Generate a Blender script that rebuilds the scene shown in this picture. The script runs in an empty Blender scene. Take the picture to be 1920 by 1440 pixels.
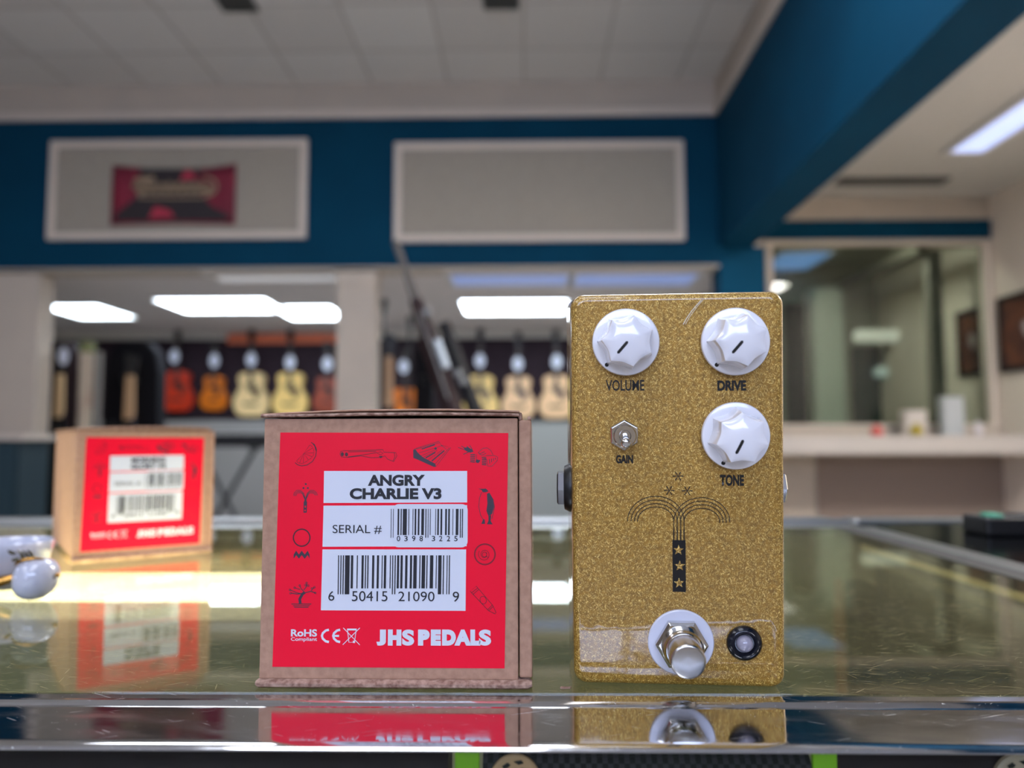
import bpy, bmesh, math, random
from math import pi, sin, cos, tan, atan, atan2, radians, sqrt
from mathutils import Vector, Matrix

random.seed(7)
S = bpy.context.scene
COL = S.collection

# ------------------------------------------------------------------ camera
FPX, IW, IH = 1450.0, 1920.0, 1440.0
HC = 0.07435                       # height of the lens above the glass counter top (z = 0)
YAW, PITCH, ROLL = atan(24 / FPX), atan(106 / FPX), radians(-0.12)
FWD = Vector((-sin(YAW) * cos(PITCH), cos(YAW) * cos(PITCH), sin(PITCH)))
_r = Vector((cos(YAW), sin(YAW), 0))
_u = _r.cross(FWD)
RIGHT = _r * cos(ROLL) + _u * sin(ROLL)
UP = _u * cos(ROLL) - _r * sin(ROLL)
EYE = Vector((0, 0, HC))
cd = bpy.data.cameras.new('camera')
cam = bpy.data.objects.new('camera', cd)
COL.objects.link(cam)
M = Matrix((RIGHT, UP, -FWD)).transposed().to_4x4()
M.translation = EYE
cam.matrix_world = M
cd.sensor_width = 36.0
cd.lens = 36.0 * FPX / IW
cd.clip_start = 0.01
cd.clip_end = 60
cd.dof.use_dof = True
cd.dof.focus_distance = 0.240
cd.dof.aperture_fstop = 7.6
S.camera = cam

# ------------------------------------------------------------------ view + world
S.view_settings.view_transform = 'Standard'
S.view_settings.look = 'None'
S.view_settings.gamma = 1.0
S.view_settings.use_curve_mapping = False
S.view_settings.exposure = 0.0
W = bpy.data.worlds.new('world')
S.world = W
W.use_nodes = True
W.node_tree.nodes['Background'].inputs[0].default_value = (0.6, 0.63, 0.7, 1)
W.node_tree.nodes['Background'].inputs[1].default_value = 0.03

PANEL_L = 11.5       # ceiling panels over the sales floor
BACK_L = 16.0         # panels of the guitar room
RIGHT_L = 1.3        # panels over the right aisle
LED_L = 8.5          # strip inside the glass case
WINDOW_L = 8.5        # daylight in the shop window behind the photographer


# ------------------------------------------------------------------ helpers: rays
def ray(px, py):
    return FWD + RIGHT * ((px - IW / 2) / FPX) - UP * ((py - IH / 2) / FPX)


def at_y(px, py, Y):
    d = ray(px, py)
    return EYE + d * (Y / d.y)


def on_z(px, py, z=0.0):
    d = ray(px, py)
    return EYE + d * ((z - HC) / d.z)


def local_plane(mw, px, py, axis=1, val=0.0):
    """meet a ray with the plane local[axis] = val of a placed object; local point"""
    inv = mw.inverted()
    o = inv @ EYE
    d = inv.to_3x3() @ ray(px, py)
    t = (val - o[axis]) / d[axis]
    return o + d * t


# ------------------------------------------------------------------ helpers: materials
def lin(c):
    return tuple(((v / 255) / 12.92 if v / 255 <= 0.04045 else ((v / 255 + 0.055) / 1.055) ** 2.4) for v in c) + (1,)


MATS = {}


def mat(name, rgb=(128, 128, 128), rough=0.5, metal=0.0, spec=0.5, coat=0.0, emit=None, estr=0.0,
        noise=None, bump=None):
    if name in MATS:
        return MATS[name]
    m = bpy.data.materials.new(name)
    m.use_nodes = True
    nt = m.node_tree
    b = nt.nodes['Principled BSDF']
    b.inputs['Base Color'].default_value = lin(rgb)
    b.inputs['Roughness'].default_value = rough
    b.inputs['Metallic'].default_value = metal
    b.inputs['Specular IOR Level'].default_value = spec
    b.inputs['Coat Weight'].default_value = coat
    b.inputs['Coat Roughness'].default_value = 0.04
    if emit:
        b.inputs['Emission Color'].default_value = lin(emit)
        b.inputs['Emission Strength'].default_value = estr
    if noise or bump:
        tc = nt.nodes.new('ShaderNodeTexCoord')
        nz = nt.nodes.new('ShaderNodeTexNoise')
        nt.links.new(tc.outputs['Object'], nz.inputs['Vector'])
        nz.inputs['Scale'].default_value = (noise or bump)[0]
        nz.inputs['Detail'].default_value = 5
        if noise:
            r2 = noise[1]
            mx = nt.nodes.new('ShaderNodeMix')
            mx.data_type = 'RGBA'
            mx.inputs[6].default_value = lin(rgb)
            mx.inputs[7].default_value = lin(r2)
            mr = nt.nodes.new('ShaderNodeMapRange')
            mr.inputs[1].default_value = 0.35
            mr.inputs[2].default_value = 0.65
            nt.links.new(nz.outputs['Fac'], mr.inputs[0])
            nt.links.new(mr.outputs[0], mx.inputs[0])
            nt.links.new(mx.outputs[2], b.inputs['Base Color'])
        if bump:
            bp = nt.nodes.new('ShaderNodeBump')
            bp.inputs['Strength'].default_value = bump[1]
            bp.inputs['Distance'].default_value = bump[2]
            nz2 = nt.nodes.new('ShaderNodeTexNoise')
            nz2.inputs['Scale'].default_value = bump[0]
            nz2.inputs['Detail'].default_value = 6
            nt.links.new(tc.outputs['Object'], nz2.inputs['Vector'])
            nt.links.new(nz2.outputs['Fac'], bp.inputs['Height'])
            nt.links.new(bp.outputs[0], b.inputs['Normal'])
    MATS[name] = m
    return m


def nd(nt, t, **kw):
    n = nt.nodes.new(t)
    for k, v in kw.items():
        setattr(n, k, v)
    return n


def math_n(nt, op, a, b=None, clamp=False):
    n = nt.nodes.new('ShaderNodeMath')
    n.operation = op
    n.use_clamp = clamp
    for i, v in enumerate((a, b)):
        if v is None:
            continue
        if isinstance(v, (int, float)):
            n.inputs[i].default_value = v
        else:
            nt.links.new(v, n.inputs[i])
    return n.outputs[0]


def streaks(nt, coord, scale, rot, stretch, lo, hi, loc=(0, 0, 0), detail=0.0):
    """short bright dashes: stretched noise cut at a level; returns a 0-1 socket"""
    mp = nt.nodes.new('ShaderNodeMapping')
    mp.inputs['Rotation'].default_value = rot
    mp.inputs['Location'].default_value = loc
    mp2 = nt.nodes.new('ShaderNodeMapping')
    mp2.inputs['Scale'].default_value = (scale / stretch[0], scale / stretch[1], scale / stretch[2])
    nt.links.new(coord, mp.inputs['Vector'])
    nt.links.new(mp.outputs[0], mp2.inputs['Vector'])
    nz = nt.nodes.new('ShaderNodeTexNoise')
    nz.inputs['Scale'].default_value = 1.0
    nz.inputs['Detail'].default_value = detail
    nt.links.new(mp2.outputs[0], nz.inputs['Vector'])
    mr = nt.nodes.new('ShaderNodeMapRange')
    mr.inputs[1].default_value = lo
    mr.inputs[2].default_value = hi
    nt.links.new(nz.outputs['Fac'], mr.inputs[0])
    return mr.outputs[0]


def gold_material():
    m = bpy.data.materials.new('gold_flake_paint')
    m.use_nodes = True
    nt = m.node_tree
    b = nt.nodes['Principled BSDF']
    tc = nt.nodes.new('ShaderNodeTexCoord')
    co = tc.outputs['Object']
    s = None
    for k, (ang, loc) in enumerate(((0.35, 0.1), (1.2, 3.7), (2.1, 7.9), (2.85, 12.2), (0.85, 17.3), (1.65, 23.3), (2.45, 29.1))):
        a = streaks(nt, co, 4000, (0, ang, 0), (5.0, 1.0, 1.0), 0.685, 0.81, (loc, loc * 2, loc * 3))
        s = a if s is None else math_n(nt, 'MAXIMUM', s, a)
    nz = nd(nt, 'ShaderNodeTexNoise')
    nz.inputs['Scale'].default_value = 700
    nz.inputs['Detail'].default_value = 6
    nt.links.new(co, nz.inputs['Vector'])
    cr = nd(nt, 'ShaderNodeValToRGB')
    cr.color_ramp.elements[0].position = 0.3
    cr.color_ramp.elements[0].color = lin((126, 92, 24))
    cr.color_ramp.elements[1].position = 0.72
    cr.color_ramp.elements[1].color = lin((172, 128, 42))
    nt.links.new(nz.outputs['Fac'], cr.inputs[0])
    mx = nd(nt, 'ShaderNodeMix', data_type='RGBA')
    nt.links.new(math_n(nt, 'MULTIPLY', s, 0.85), mx.inputs[0])
    nt.links.new(cr.outputs[0], mx.inputs[6])
    mx.inputs[7].default_value = lin((252, 218, 126))
    nt.links.new(mx.outputs[2], b.inputs['Base Color'])
    b.inputs['Metallic'].default_value = 0.35
    b.inputs['Roughness'].default_value = 0.5
    b.inputs['Coat Weight'].default_value = 1.0
    b.inputs['Coat Roughness'].default_value = 0.03
    vo = nd(nt, 'ShaderNodeTexNoise')
    vo.inputs['Scale'].default_value = 2400
    nt.links.new(co, vo.inputs['Vector'])
    bp = nd(nt, 'ShaderNodeBump')
    bp.inputs['Strength'].default_value = 0.5
    bp.inputs['Distance'].default_value = 0.0004
    nt.links.new(vo.outputs['Fac'], bp.inputs['Height'])
    nt.links.new(bp.outputs[0], b.inputs['Normal'])
    # the lacquer on top is smooth with a faint orange peel
    n2 = nd(nt, 'ShaderNodeTexNoise')
    n2.inputs['Scale'].default_value = 90
    nt.links.new(co, n2.inputs['Vector'])
    b2 = nd(nt, 'ShaderNodeBump')
    b2.inputs['Strength'].default_value = 0.06
    b2.inputs['Distance'].default_value = 0.002
    nt.links.new(n2.outputs['Fac'], b2.inputs['Height'])
    nt.links.new(b2.outputs[0], b.inputs['Coat Normal'])
    return m


def glass_material(name, tint=(236, 240, 228), haze=0.03, scratch=0.0, f0=0.045, rough=0.0):
    m = bpy.data.materials.new(name)
    m.use_nodes = True
    nt = m.node_tree
    nt.nodes.clear()
    out = nd(nt, 'ShaderNodeOutputMaterial')
    lw = nd(nt, 'ShaderNodeLayerWeight')
    lw.inputs['Blend'].default_value = 0.5
    # Schlick reflectance from the facing value
    p5 = math_n(nt, 'POWER', lw.outputs['Facing'], 5.0)
    fr = math_n(nt, 'ADD', math_n(nt, 'MULTIPLY', p5, 1 - f0), f0, clamp=True)
    tr = nd(nt, 'ShaderNodeBsdfTransparent')
    tr.inputs[0].default_value = lin(tint)
    gl = nd(nt, 'ShaderNodeBsdfGlossy')
    gl.inputs['Roughness'].default_value = rough
    gl.inputs[0].default_value = (1, 1, 1, 1)
    mix = nd(nt, 'ShaderNodeMixShader')
    nt.links.new(fr, mix.inputs[0])
    nt.links.new(tr.outputs[0], mix.inputs[1])
    nt.links.new(gl.outputs[0], mix.inputs[2])
    last = mix.outputs[0]
    if haze or scratch:
        df = nd(nt, 'ShaderNodeBsdfDiffuse')
        df.inputs[0].default_value = lin((222, 208, 165))
        tl = nd(nt, 'ShaderNodeBsdfTranslucent')
        tl.inputs[0].default_value = lin((222, 208, 165))
        ad = nd(nt, 'ShaderNodeMixShader')
        ad.inputs[0].default_value = 0.5
        nt.links.new(df.outputs[0], ad.inputs[1])
        nt.links.new(tl.outputs[0], ad.inputs[2])
        tc = nd(nt, 'ShaderNodeTexCoord')
        co = tc.outputs['Object']
        fac = None
        if scratch:
            for k, (ang, st, sc, lo, hi) in enumerate((
                    (0.05, 14, 2200, .71, .78), (0.5, 26, 2400, .72, .79), (-0.6, 28, 2300, .73, .80),
                    (1.3, 22, 2200, .75, .81), (0.2, 36, 1900, .72, .78), (2.4, 24, 2200, .75, .81))):
                a = streaks(nt, co, sc, (0, 0, ang), (st, 1, 1), lo, hi, (k * 1.3, k * 2.1, 0), 0.6)
                fac = a if fac is None else math_n(nt, 'MAXIMUM', fac, a)
            # scuffed cloud
            sc2 = streaks(nt, co, 260, (0, 0, 0.15), (5, 1, 1), .42, .72, (4, 5, 0), 4.0)
            fac = math_n(nt, 'ADD', math_n(nt, 'MULTIPLY', fac, scratch), math_n(nt, 'MULTIPLY', sc2, scratch * .10))
            vo = nd(nt, 'ShaderNodeTexVoronoi')
            vo.inputs['Scale'].default_value = 260
            nt.links.new(co, vo.inputs['Vector'])
            dot = math_n(nt, 'LESS_THAN', vo.outputs['Distance'], 0.055)
            fac = math_n(nt, 'ADD', fac, math_n(nt, 'MULTIPLY', dot, scratch * 0.9))
            fac = math_n(nt, 'ADD', fac, haze, clamp=True)
        mix2 = nd(nt, 'ShaderNodeMixShader')
        if fac is None:
            mix2.inputs[0].default_value = haze
        else:
            nt.links.new(fac, mix2.inputs[0])
        nt.links.new(last, mix2.inputs[1])
        nt.links.new(ad.outputs[0], mix2.inputs[2])
        last = mix2.outputs[0]
    nt.links.new(last, out.inputs[0])
    return m


def chrome_material(name, rgb=(176, 178, 180), rough=0.07, scr=True):
    m = bpy.data.materials.new(name)
    m.use_nodes = True
    nt = m.node_tree
    b = nt.nodes['Principled BSDF']
    b.inputs['Metallic'].default_value = 1.0
    b.inputs['Base Color'].default_value = lin(rgb)
    b.inputs['Roughness'].default_value = rough
    if scr:
        tc = nd(nt, 'ShaderNodeTexCoord')
        a = streaks(nt, tc.outputs['Object'], 2600, (0, 0, 0.5), (26, 1, 1), .76, .84, (1, 2, 0), 0.5)
        c = streaks(nt, tc.outputs['Object'], 2400, (0, 0, -0.35), (30, 1, 1), .76, .84, (5, 2, 0), 0.5)
        d = streaks(nt, tc.outputs['Object'], 160, (0, 0, 0.1), (3, 1, 1), .45, .75, (7, 3, 0), 4)
        s = math_n(nt, 'MAXIMUM', a, c)
        vo = nd(nt, 'ShaderNodeTexVoronoi')
        vo.inputs['Scale'].default_value = 420
        nt.links.new(tc.outputs['Object'], vo.inputs['Vector'])
        dot = math_n(nt, 'LESS_THAN', vo.outputs['Distance'], 0.05)
        s = math_n(nt, 'MAXIMUM', s, dot)
        r = math_n(nt, 'ADD', math_n(nt, 'MULTIPLY', s, 0.5), math_n(nt, 'ADD', math_n(nt, 'MULTIPLY', d, 0.12), rough))
        nt.links.new(r, b.inputs['Roughness'])
    return m


def tile_material():
    m = bpy.data.materials.new('ceiling_tile')
    m.use_nodes = True
    nt = m.node_tree
    b = nt.nodes['Principled BSDF']
    b.inputs['Roughness'].default_value = 0.9
    tc = nd(nt, 'ShaderNodeTexCoord')
    br = nd(nt, 'ShaderNodeTexBrick')
    br.offset = 0.0
    br.inputs['Scale'].default_value = 1.0
    br.inputs['Brick Width'].default_value = 0.61
    br.inputs['Row Height'].default_value = 0.61
    br.inputs['Mortar Size'].default_value = 0.012
    br.inputs['Mortar Smooth'].default_value = 0.2
    br.inputs['Color1'].default_value = lin((196, 192, 188))
    br.inputs['Color2'].default_value = lin((208, 206, 203))
    br.inputs['Mortar'].default_value = lin((178, 174, 170))
    nt.links.new(tc.outputs['Object'], br.inputs['Vector'])
    nt.links.new(br.outputs[0], b.inputs['Base Color'])
    return m


# ------------------------------------------------------------------ helpers: meshes
class MB:
    def __init__(self):
        self.v, self.f = [], []

    def add(self, vs, fs):
        o = len(self.v)
        self.v += [tuple(p) for p in vs]
        self.f += [tuple(i + o for i in f) for f in fs]
        return self

    def box(self, x0, x1, y0, y1, z0, z1):
        vs = [(x, y, z) for x in (x0, x1) for y in (y0, y1) for z in (z0, z1)]
        return self.add(vs, [(0, 1, 3, 2), (4, 6, 7, 5), (0, 4, 5, 1), (2, 3, 7, 6), (0, 2, 6, 4), (1, 5, 7, 3)])

    def loft(self, rings, cap0=True, cap1=True):
        n = len(rings[0])
        vs = [p for r in rings for p in r]
        fs = []
        for k in range(len(rings) - 1):
            for i in range(n):
                j = (i + 1) % n
                fs.append((k * n + i, k * n + j, (k + 1) * n + j, (k + 1) * n + i))
        if cap0:
            fs.append(tuple(reversed(range(n))))
        if cap1:
            fs.append(tuple((len(rings) - 1) * n + i for i in range(n)))
        return self.add(vs, fs)

    def lathe(self, prof, T, seg=48, cap0=True, cap1=True, n=None, phase=0):
        """prof: (radius, height) pairs; T maps (a, b, h) to a point"""
        seg = n or seg
        return self.loft([[T(r * cos(phase + 2 * pi * i / seg), r * sin(phase + 2 * pi * i / seg), h)
                           for i in range(seg)] for r, h in prof], cap0, cap1)

    def prism(self, poly, T, h0, h1):
        return self.loft([[T(a, b, h0) for a, b in poly], [T(a, b, h1) for a, b in poly]])

    def tube(self, path, r, seg=12):
        path = [Vector(p) for p in path]
        rings = []
        for i, p in enumerate(path):
            t = (path[min(i + 1, len(path) - 1)] - path[max(i - 1, 0)]).normalized()
            a = t.cross(Vector((0, 0, 1)))
            if a.length < 1e-3:
                a = t.cross(Vector((0, 1, 0)))
            a.normalize()
            c = t.cross(a)
            rr = r[i] if isinstance(r, (list, tuple)) else r
            rings.append([p + a * (rr * cos(2 * pi * k / seg)) + c * (rr * sin(2 * pi * k / seg)) for k in range(seg)])
        return self.loft(rings)

    def ribbon(self, pts, w, T, h=0.0, closed=False):
        """flat printed stroke of width w along 2-D points"""
        P = [Vector(p) for p in pts]
        n = len(P)
        L, R_ = [], []
        for i in range(n):
            if closed:
                a, b = P[i - 1], P[(i + 1) % n]
            else:
                a, b = P[max(i - 1, 0)], P[min(i + 1, n - 1)]
            t = (b - a)
            t = t.normalized() if t.length > 1e-9 else Vector((1, 0))
            nn = Vector((-t.y, t.x)) * (w / 2)
            L.append(P[i] + nn)
            R_.append(P[i] - nn)
        vs = [T(p.x, p.y, h) for p in L] + [T(p.x, p.y, h) for p in R_]
        fs = []
        for i in range(n if closed else n - 1):
            j = (i + 1) % n
            fs.append((i, j, n + j, n + i))
        return self.add(vs, fs)

    def poly(self, pts, T, h=0.0):
        vs = [T(a, b, h) for a, b in pts]
        return self.add(vs, [tuple(range(len(vs)))])

    def build(self, name, m, parent=None, bevel=0.0, smooth=False, bseg=2):
        me = bpy.data.meshes.new(name)
        me.from_pydata(self.v, [], self.f)
        bm = bmesh.new()
        bm.from_mesh(me)
        bmesh.ops.recalc_face_normals(bm, faces=bm.faces)
        if bevel:
            es = [e for e in bm.edges if len(e.link_faces) == 2 and e.calc_face_angle(0) > 0.5]
            bmesh.ops.bevel(bm, geom=es, offset=bevel, segments=bseg, profile=0.5, affect='EDGES')
        bm.to_mesh(me)
        bm.free()
        if smooth:
            for p in me.polygons:
                p.use_smooth = True
            try:
                me.set_sharp_from_angle(angle=radians(smooth if smooth is not True else 40))
            except Exception:
                pass
        o = bpy.data.objects.new(name, me)
        COL.objects.link(o)
        if m:
            me.materials.append(m)
        if parent:
            o.parent = parent
        return o


def tag(o, label=None, cat=None, group=None, kind=None):
    for k, v in (('label', label), ('category', cat), ('group', group), ('kind', kind)):
        if v:
            o[k] = v
    return o


def empty(name, label, cat, mw=None, group=None):
    o = bpy.data.objects.new(name, None)
    o.empty_display_size = 0.02
    COL.objects.link(o)
    if mw is not None:
        o.matrix_world = mw
    return tag(o, label, cat, group)


def XYZ(a, b, h):
    return (a, b, h)


def face_T(x0=0.0, z0=0.0, y0=0.0):
    """2-D drawn on a front face: a = right, b = up, h = towards the viewer (-y)"""
    return lambda a, b, h: (x0 + a, y0 - h, z0 + b)


def rrect(x0, x1, z0, z1, r, n=6):
    pts = []
    for cx, cz, a0 in ((x1 - r, z1 - r, 0), (x0 + r, z1 - r, 90), (x0 + r, z0 + r, 180), (x1 - r, z0 + r, 270)):
        for k in range(n + 1):
            a = radians(a0 + 90 * k / n)
            pts.append((cx + r * cos(a), cz + r * sin(a)))
    return pts


def text(name, s, box, m, parent, h=0.0001, bold=0.0, y0=0.0, align=None):
    """lettering stretched to fill box = (x0, x1, z0, z1) on the face y = y0 - h"""
    c = bpy.data.curves.new('lettering', 'FONT')
    c.body = s
    c.size = 1.0
    c.offset = bold
    c.resolution_u = 5
    t = bpy.data.objects.new('lettering', c)
    COL.objects.link(t)
    bpy.context.view_layer.update()
    dg = bpy.context.evaluated_depsgraph_get()
    me = bpy.data.meshes.new_from_object(t.evaluated_get(dg))
    bpy.data.objects.remove(t)
    xs = [v.co.x for v in me.vertices]
    ys = [v.co.y for v in me.vertices]
    x0, x1, z0, z1 = box
    sx = (x1 - x0) / (max(xs) - min(xs))
    sz = (z1 - z0) / (max(ys) - min(ys))
    mx, my = min(xs), min(ys)
    for v in me.vertices:
        v.co = (x0 + (v.co.x - mx) * sx, y0 - h, z0 + (v.co.y - my) * sz)
    me.materials.clear()
    me.materials.append(m)
    o = bpy.data.objects.new(name, me)
    COL.objects.link(o)
    o.parent = parent
    return o


def arc(cx, cy, rx, ry, a0, a1, n=24):
    return [(cx + rx * cos(radians(a0 + (a1 - a0) * k / n)), cy + ry * sin(radians(a0 + (a1 - a0) * k / n)))
            for k in range(n + 1)]


# ------------------------------------------------------------------ shared materials
m_beige = mat('beige_wall_paint', (190, 178, 164), .85, noise=(3, (184, 173, 160)))
m_beige_trim = mat('cream_trim_paint', (206, 194, 182), .6)
m_teal = mat('teal_wall_paint', (0, 58, 84), .8, spec=.12, noise=(2, (0, 54, 79)))
m_tile = tile_material()
m_floor = mat('pale_floor_tile', (164, 160, 155), .6, noise=(3, (154, 150, 146)))
m_white = mat('white_paint', (214, 210, 204), .6)
m_black = mat('black_plastic', (14, 14, 16), .4)
m_dark = mat('dark_slatwall', (46, 33, 41), .7, spec=.2)
m_greywall = mat('grey_wall_paint', (138, 134, 130), .85)
m_chrome = chrome_material('polished_metal_frame', (214, 215, 217))
m_nickel = chrome_material('nickel_plate', (205, 203, 200), .12, scr=False)
m_alu = chrome_material('brushed_aluminium', (170, 172, 172), .3, scr=False)
m_gold = gold_material()
m_ink = mat('black_ink', (8, 8, 11), .35)
m_kraft = mat('kraft_cardboard', (180, 141, 117), .9, noise=(420, (164, 126, 104)), bump=(700, .25, .0006))
m_kraft_edge = mat('torn_cardboard_edge', (190, 158, 140), .95, noise=(500, (130, 96, 82)), bump=(900, .5, .0008))
m_red = mat('red_label_paper', (242, 0, 48), .5, spec=.25, noise=(14, (236, 0, 44)))
m_label_white = mat('white_label_paper', (212, 216, 226), .5)
m_label_ink = mat('label_ink', (14, 14, 24), .5)
m_icon_ink = mat('icon_ink', (60, 12, 28), .5)
m_icon_grey = mat('icon_grey_ink', (52, 40, 54), .5)
m_cream_plastic = mat('white_knob_plastic', (236, 236, 242), .2, coat=1.0)

ROOM_D = 6.0        # distance of the teal bulkhead
GUIT_D = 9.6        # slatwall with guitars
RIGHT_D = 7.2       # end wall of the right aisle
FLOOR = -1.02


def rect_at(px0, py0, px1, py1, Y):
    """world x0,x1,z0,z1 of a picture rectangle standing at distance Y"""
    cx, cy = (px0 + px1) / 2, (py0 + py1) / 2
    return at_y(px0, cy, Y).x, at_y(px1, cy, Y).x, at_y(cx, py1, Y).z, at_y(cx, py0, Y).z


def struct(name, mb, m, bevel=0.0):
    o = mb.build(name, m, bevel=bevel)
    o['kind'] = 'structure'
    return o


# ================================================================== SETTING
bx0, bx1, band0, band1 = rect_at(0, 220, 1345, 501, ROOM_D)
CEIL = at_y(700, 155, ROOM_D).z
BX = at_y(1345, 330, ROOM_D).x                 # inner face of the beam
beam0 = on_z  # (kept simple: the beam bottom is found just below)
BEAM_Z = at_y(1345, 455, ROOM_D).z
d_ = ray(1475, 345)
BEAM_Z = 0.5 * (BEAM_Z + HC + d_.z * (BX / d_.x))
p_ = on_z(1485, 400, BEAM_Z)
BX2 = p_.x
RCEIL = at_y(1650, 370, RIGHT_D).z
GCEIL = 1.45
RX = at_y(1865, 600, RIGHT_D).x                # right wall
LX = -7.2
YB = -4.2                                       # wall behind the photographer

struct('floor', MB().box(LX - .3, RX + .3, YB - .3, 11.5, FLOOR - .1, FLOOR), m_floor)
struct('ceiling', MB().box(LX, BX, YB, ROOM_D, CEIL, CEIL + .1), m_tile)
struct('ceiling_right', MB().box(BX2, RX, YB, RIGHT_D, RCEIL, RCEIL + .1),
       mat('plain_ceiling', (196, 192, 186), .9))
struct('ceiling_back', MB().box(LX, BX + .3, ROOM_D + .25, GUIT_D + .2, GCEIL, GCEIL + .1),
       mat('back_ceiling', (214, 206, 204), .9))
# teal bulkhead over the opening, and the beam that runs towards the viewer
struct('wall_bulkhead', MB().box(LX, BX, ROOM_D, ROOM_D + .25, band0, band1), m_teal)
struct('wall_upper', MB().box(LX, BX, ROOM_D, ROOM_D + .25, band1, CEIL), m_beige)
struct('trim_1', MB().box(LX, BX, ROOM_D - .03, ROOM_D, band1 - .01, band1 + .05), m_beige_trim)
struct('trim_2', MB().box(BX - .03, BX, YB, ROOM_D - .03, band1 - .01, band1 + .05), m_beige_trim)
struct('trim_3', MB().box(LX, BX, ROOM_D - .012, ROOM_D + .26, band0 - .012, band0), m_beige)
struct('wall_beam', MB().box(BX, BX2, YB, ROOM_D + .25, BEAM_Z, band1), m_teal)
struct('wall_beam_upper', MB().box(BX, BX2, YB, ROOM_D + .25, band1, CEIL + .1), m_beige)
struct('wall_left', MB().box(LX - .1, LX, YB, GUIT_D + .2, FLOOR, CEIL + .1), m_beige)
wr = MB()
WX0, WX1, WZ0, WZ1 = -2.6, 1.6, .85, 2.35
wr.box(LX, WX0, YB - .1, YB, FLOOR, CEIL + .1).box(WX1, RX, YB - .1, YB, FLOOR, CEIL + .1)
wr.box(WX0, WX1, YB - .1, YB, FLOOR, WZ0).box(WX0, WX1, YB - .1, YB, WZ1, CEIL + .1)
struct('wall_rear', wr, m_beige)
wn = MB()
for xx in (WX0, (WX0 + WX1) / 2 - .03, WX1 - .06):
    wn.box(xx, xx + .06, YB - .08, YB + .01, WZ0, WZ1)
wn.box(WX0, WX1, YB - .08, YB + .01, WZ0, WZ0 + .06).box(WX0, WX1, YB - .08, YB + .01, WZ1 - .06, WZ1)
w3 = struct('window_3', wn, m_beige_trim)
MB().box(WX0 + .01, WX1 - .01, YB - .07, YB - .06, WZ0 + .01, WZ1 - .01).build('daylit_pane', mat('daylit_pane', (230, 235, 245), .3, emit=(194, 212, 255), estr=WINDOW_L), w3)
struct('wall_right', MB().box(RX, RX + .1, YB, 11.4, FLOOR, CEIL + .1), mat('cream_wall_paint', (226, 214, 202), .85))

cx1 = at_y(1438, 600, ROOM_D).x
struct('wall_column_teal', MB().box(BX, cx1, ROOM_D, ROOM_D + .25, FLOOR, BEAM_Z), m_teal)
x0, x1, z0, z1 = rect_at(630, 528, 702, 900, ROOM_D + .02)
struct('wall_column', MB().box(x0, x1, ROOM_D + .02, ROOM_D + .22, FLOOR, band0 - .03)
       .box(x0 - .01, x1 + .01, ROOM_D + .01, ROOM_D + .23, band0 - .14, band0 - .03), m_beige)
x0, x1, z0, z1 = rect_at(-80, 528, 66, 900, ROOM_D + .02)
struct('wall_column_left', MB().box(LX, x1, ROOM_D + .02, ROOM_D + .22, FLOOR, band0 - .03), m_beige)

# guitar room
x0, x1, zs0, zs1 = rect_at(60, 636, 1345, 786, GUIT_D)
struct('wall_back', MB().box(LX, BX + .3, GUIT_D, GUIT_D + .1, FLOOR, GCEIL + .1), m_greywall)
sl = MB().box(LX + .4, BX + .25, GUIT_D - .04, GUIT_D - .001, zs0, zs1)
k = zs0 + .04
while k < zs1:
    sl.box(LX + .4, BX + .25, GUIT_D - .05, GUIT_D - .04, k, k + .055)
    k += .075
struct('trim_4', sl, m_dark)
struct('trim_10', MB().box(LX, BX + .3, GUIT_D - .03, GUIT_D - .001, zs1 + .002, GCEIL), mat('pale_frieze_paint', (224, 220, 212), .8))
struct('wall_divider', MB().box(BX + .3, BX + .4, ROOM_D + .25, GUIT_D + 1.8, FLOOR, CEIL + .1), m_beige)
x0, x1, z0, z1 = rect_at(425, 625, 640, 643, GUIT_D - .1)
tag(MB().box(x0, x1, GUIT_D - .075, GUIT_D - .051, z0, z1).build('shelf_valance', mat('orange_valance', (236, 128, 92), .6)),
    'long orange strip along the top of the dark guitar wall', 'shelf')

# right aisle end wall with its big window
x0, x1, wz0, wz1 = rect_at(1440, 452, 1862, 802, RIGHT_D)
wx0, wx1 = x0, x1
fw = .055
ew = MB()
ew.box(cx1 - .2, RX, RIGHT_D, RIGHT_D + .12, FLOOR, wz0)
ew.box(cx1 - .2, RX, RIGHT_D, RIGHT_D + .12, wz1, RCEIL + .1)
ew.box(cx1 - .2, wx0, RIGHT_D, RIGHT_D + .12, wz0, wz1)
ew.box(wx1, RX, RIGHT_D, RIGHT_D + .12, wz0, wz1)
struct('wall_end', ew, m_beige)
x0, x1, z0, z1 = rect_at(1400, 413, 1862, 449, RIGHT_D)
x0, x1, z0, z1 = rect_at(1530, 840, 1900, 900, RIGHT_D)
struct('ledge_shade', MB().box(x0, RX - .001, RIGHT_D - .02, RIGHT_D - .001, FLOOR, z1), mat('taupe_ledge_shade', (138, 122, 112), .8))  # added darker panel: the shade under the ledge is put into its colour
x0, x1, z0, z1 = rect_at(1400, 413, 1862, 449, RIGHT_D)
struct('trim_5', MB().box(cx1 - .2, x1, RIGHT_D - .012, RIGHT_D, z0, z1), m_teal)
win = MB()
win.box(wx0, wx0 + fw, RIGHT_D - .02, RIGHT_D + .1, wz0, wz1)
win.box(wx1 - fw, wx1, RIGHT_D - .02, RIGHT_D + .1, wz0, wz1)
win.box(wx0 + fw, wx1 - fw, RIGHT_D - .02, RIGHT_D + .1, wz0, wz0 + fw * .6)
win.box(wx0 + fw, wx1 - fw, RIGHT_D - .02, RIGHT_D + .1, wz1 - fw * .6, wz1)
w1 = struct('window_1', win, m_beige_trim)
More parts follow.
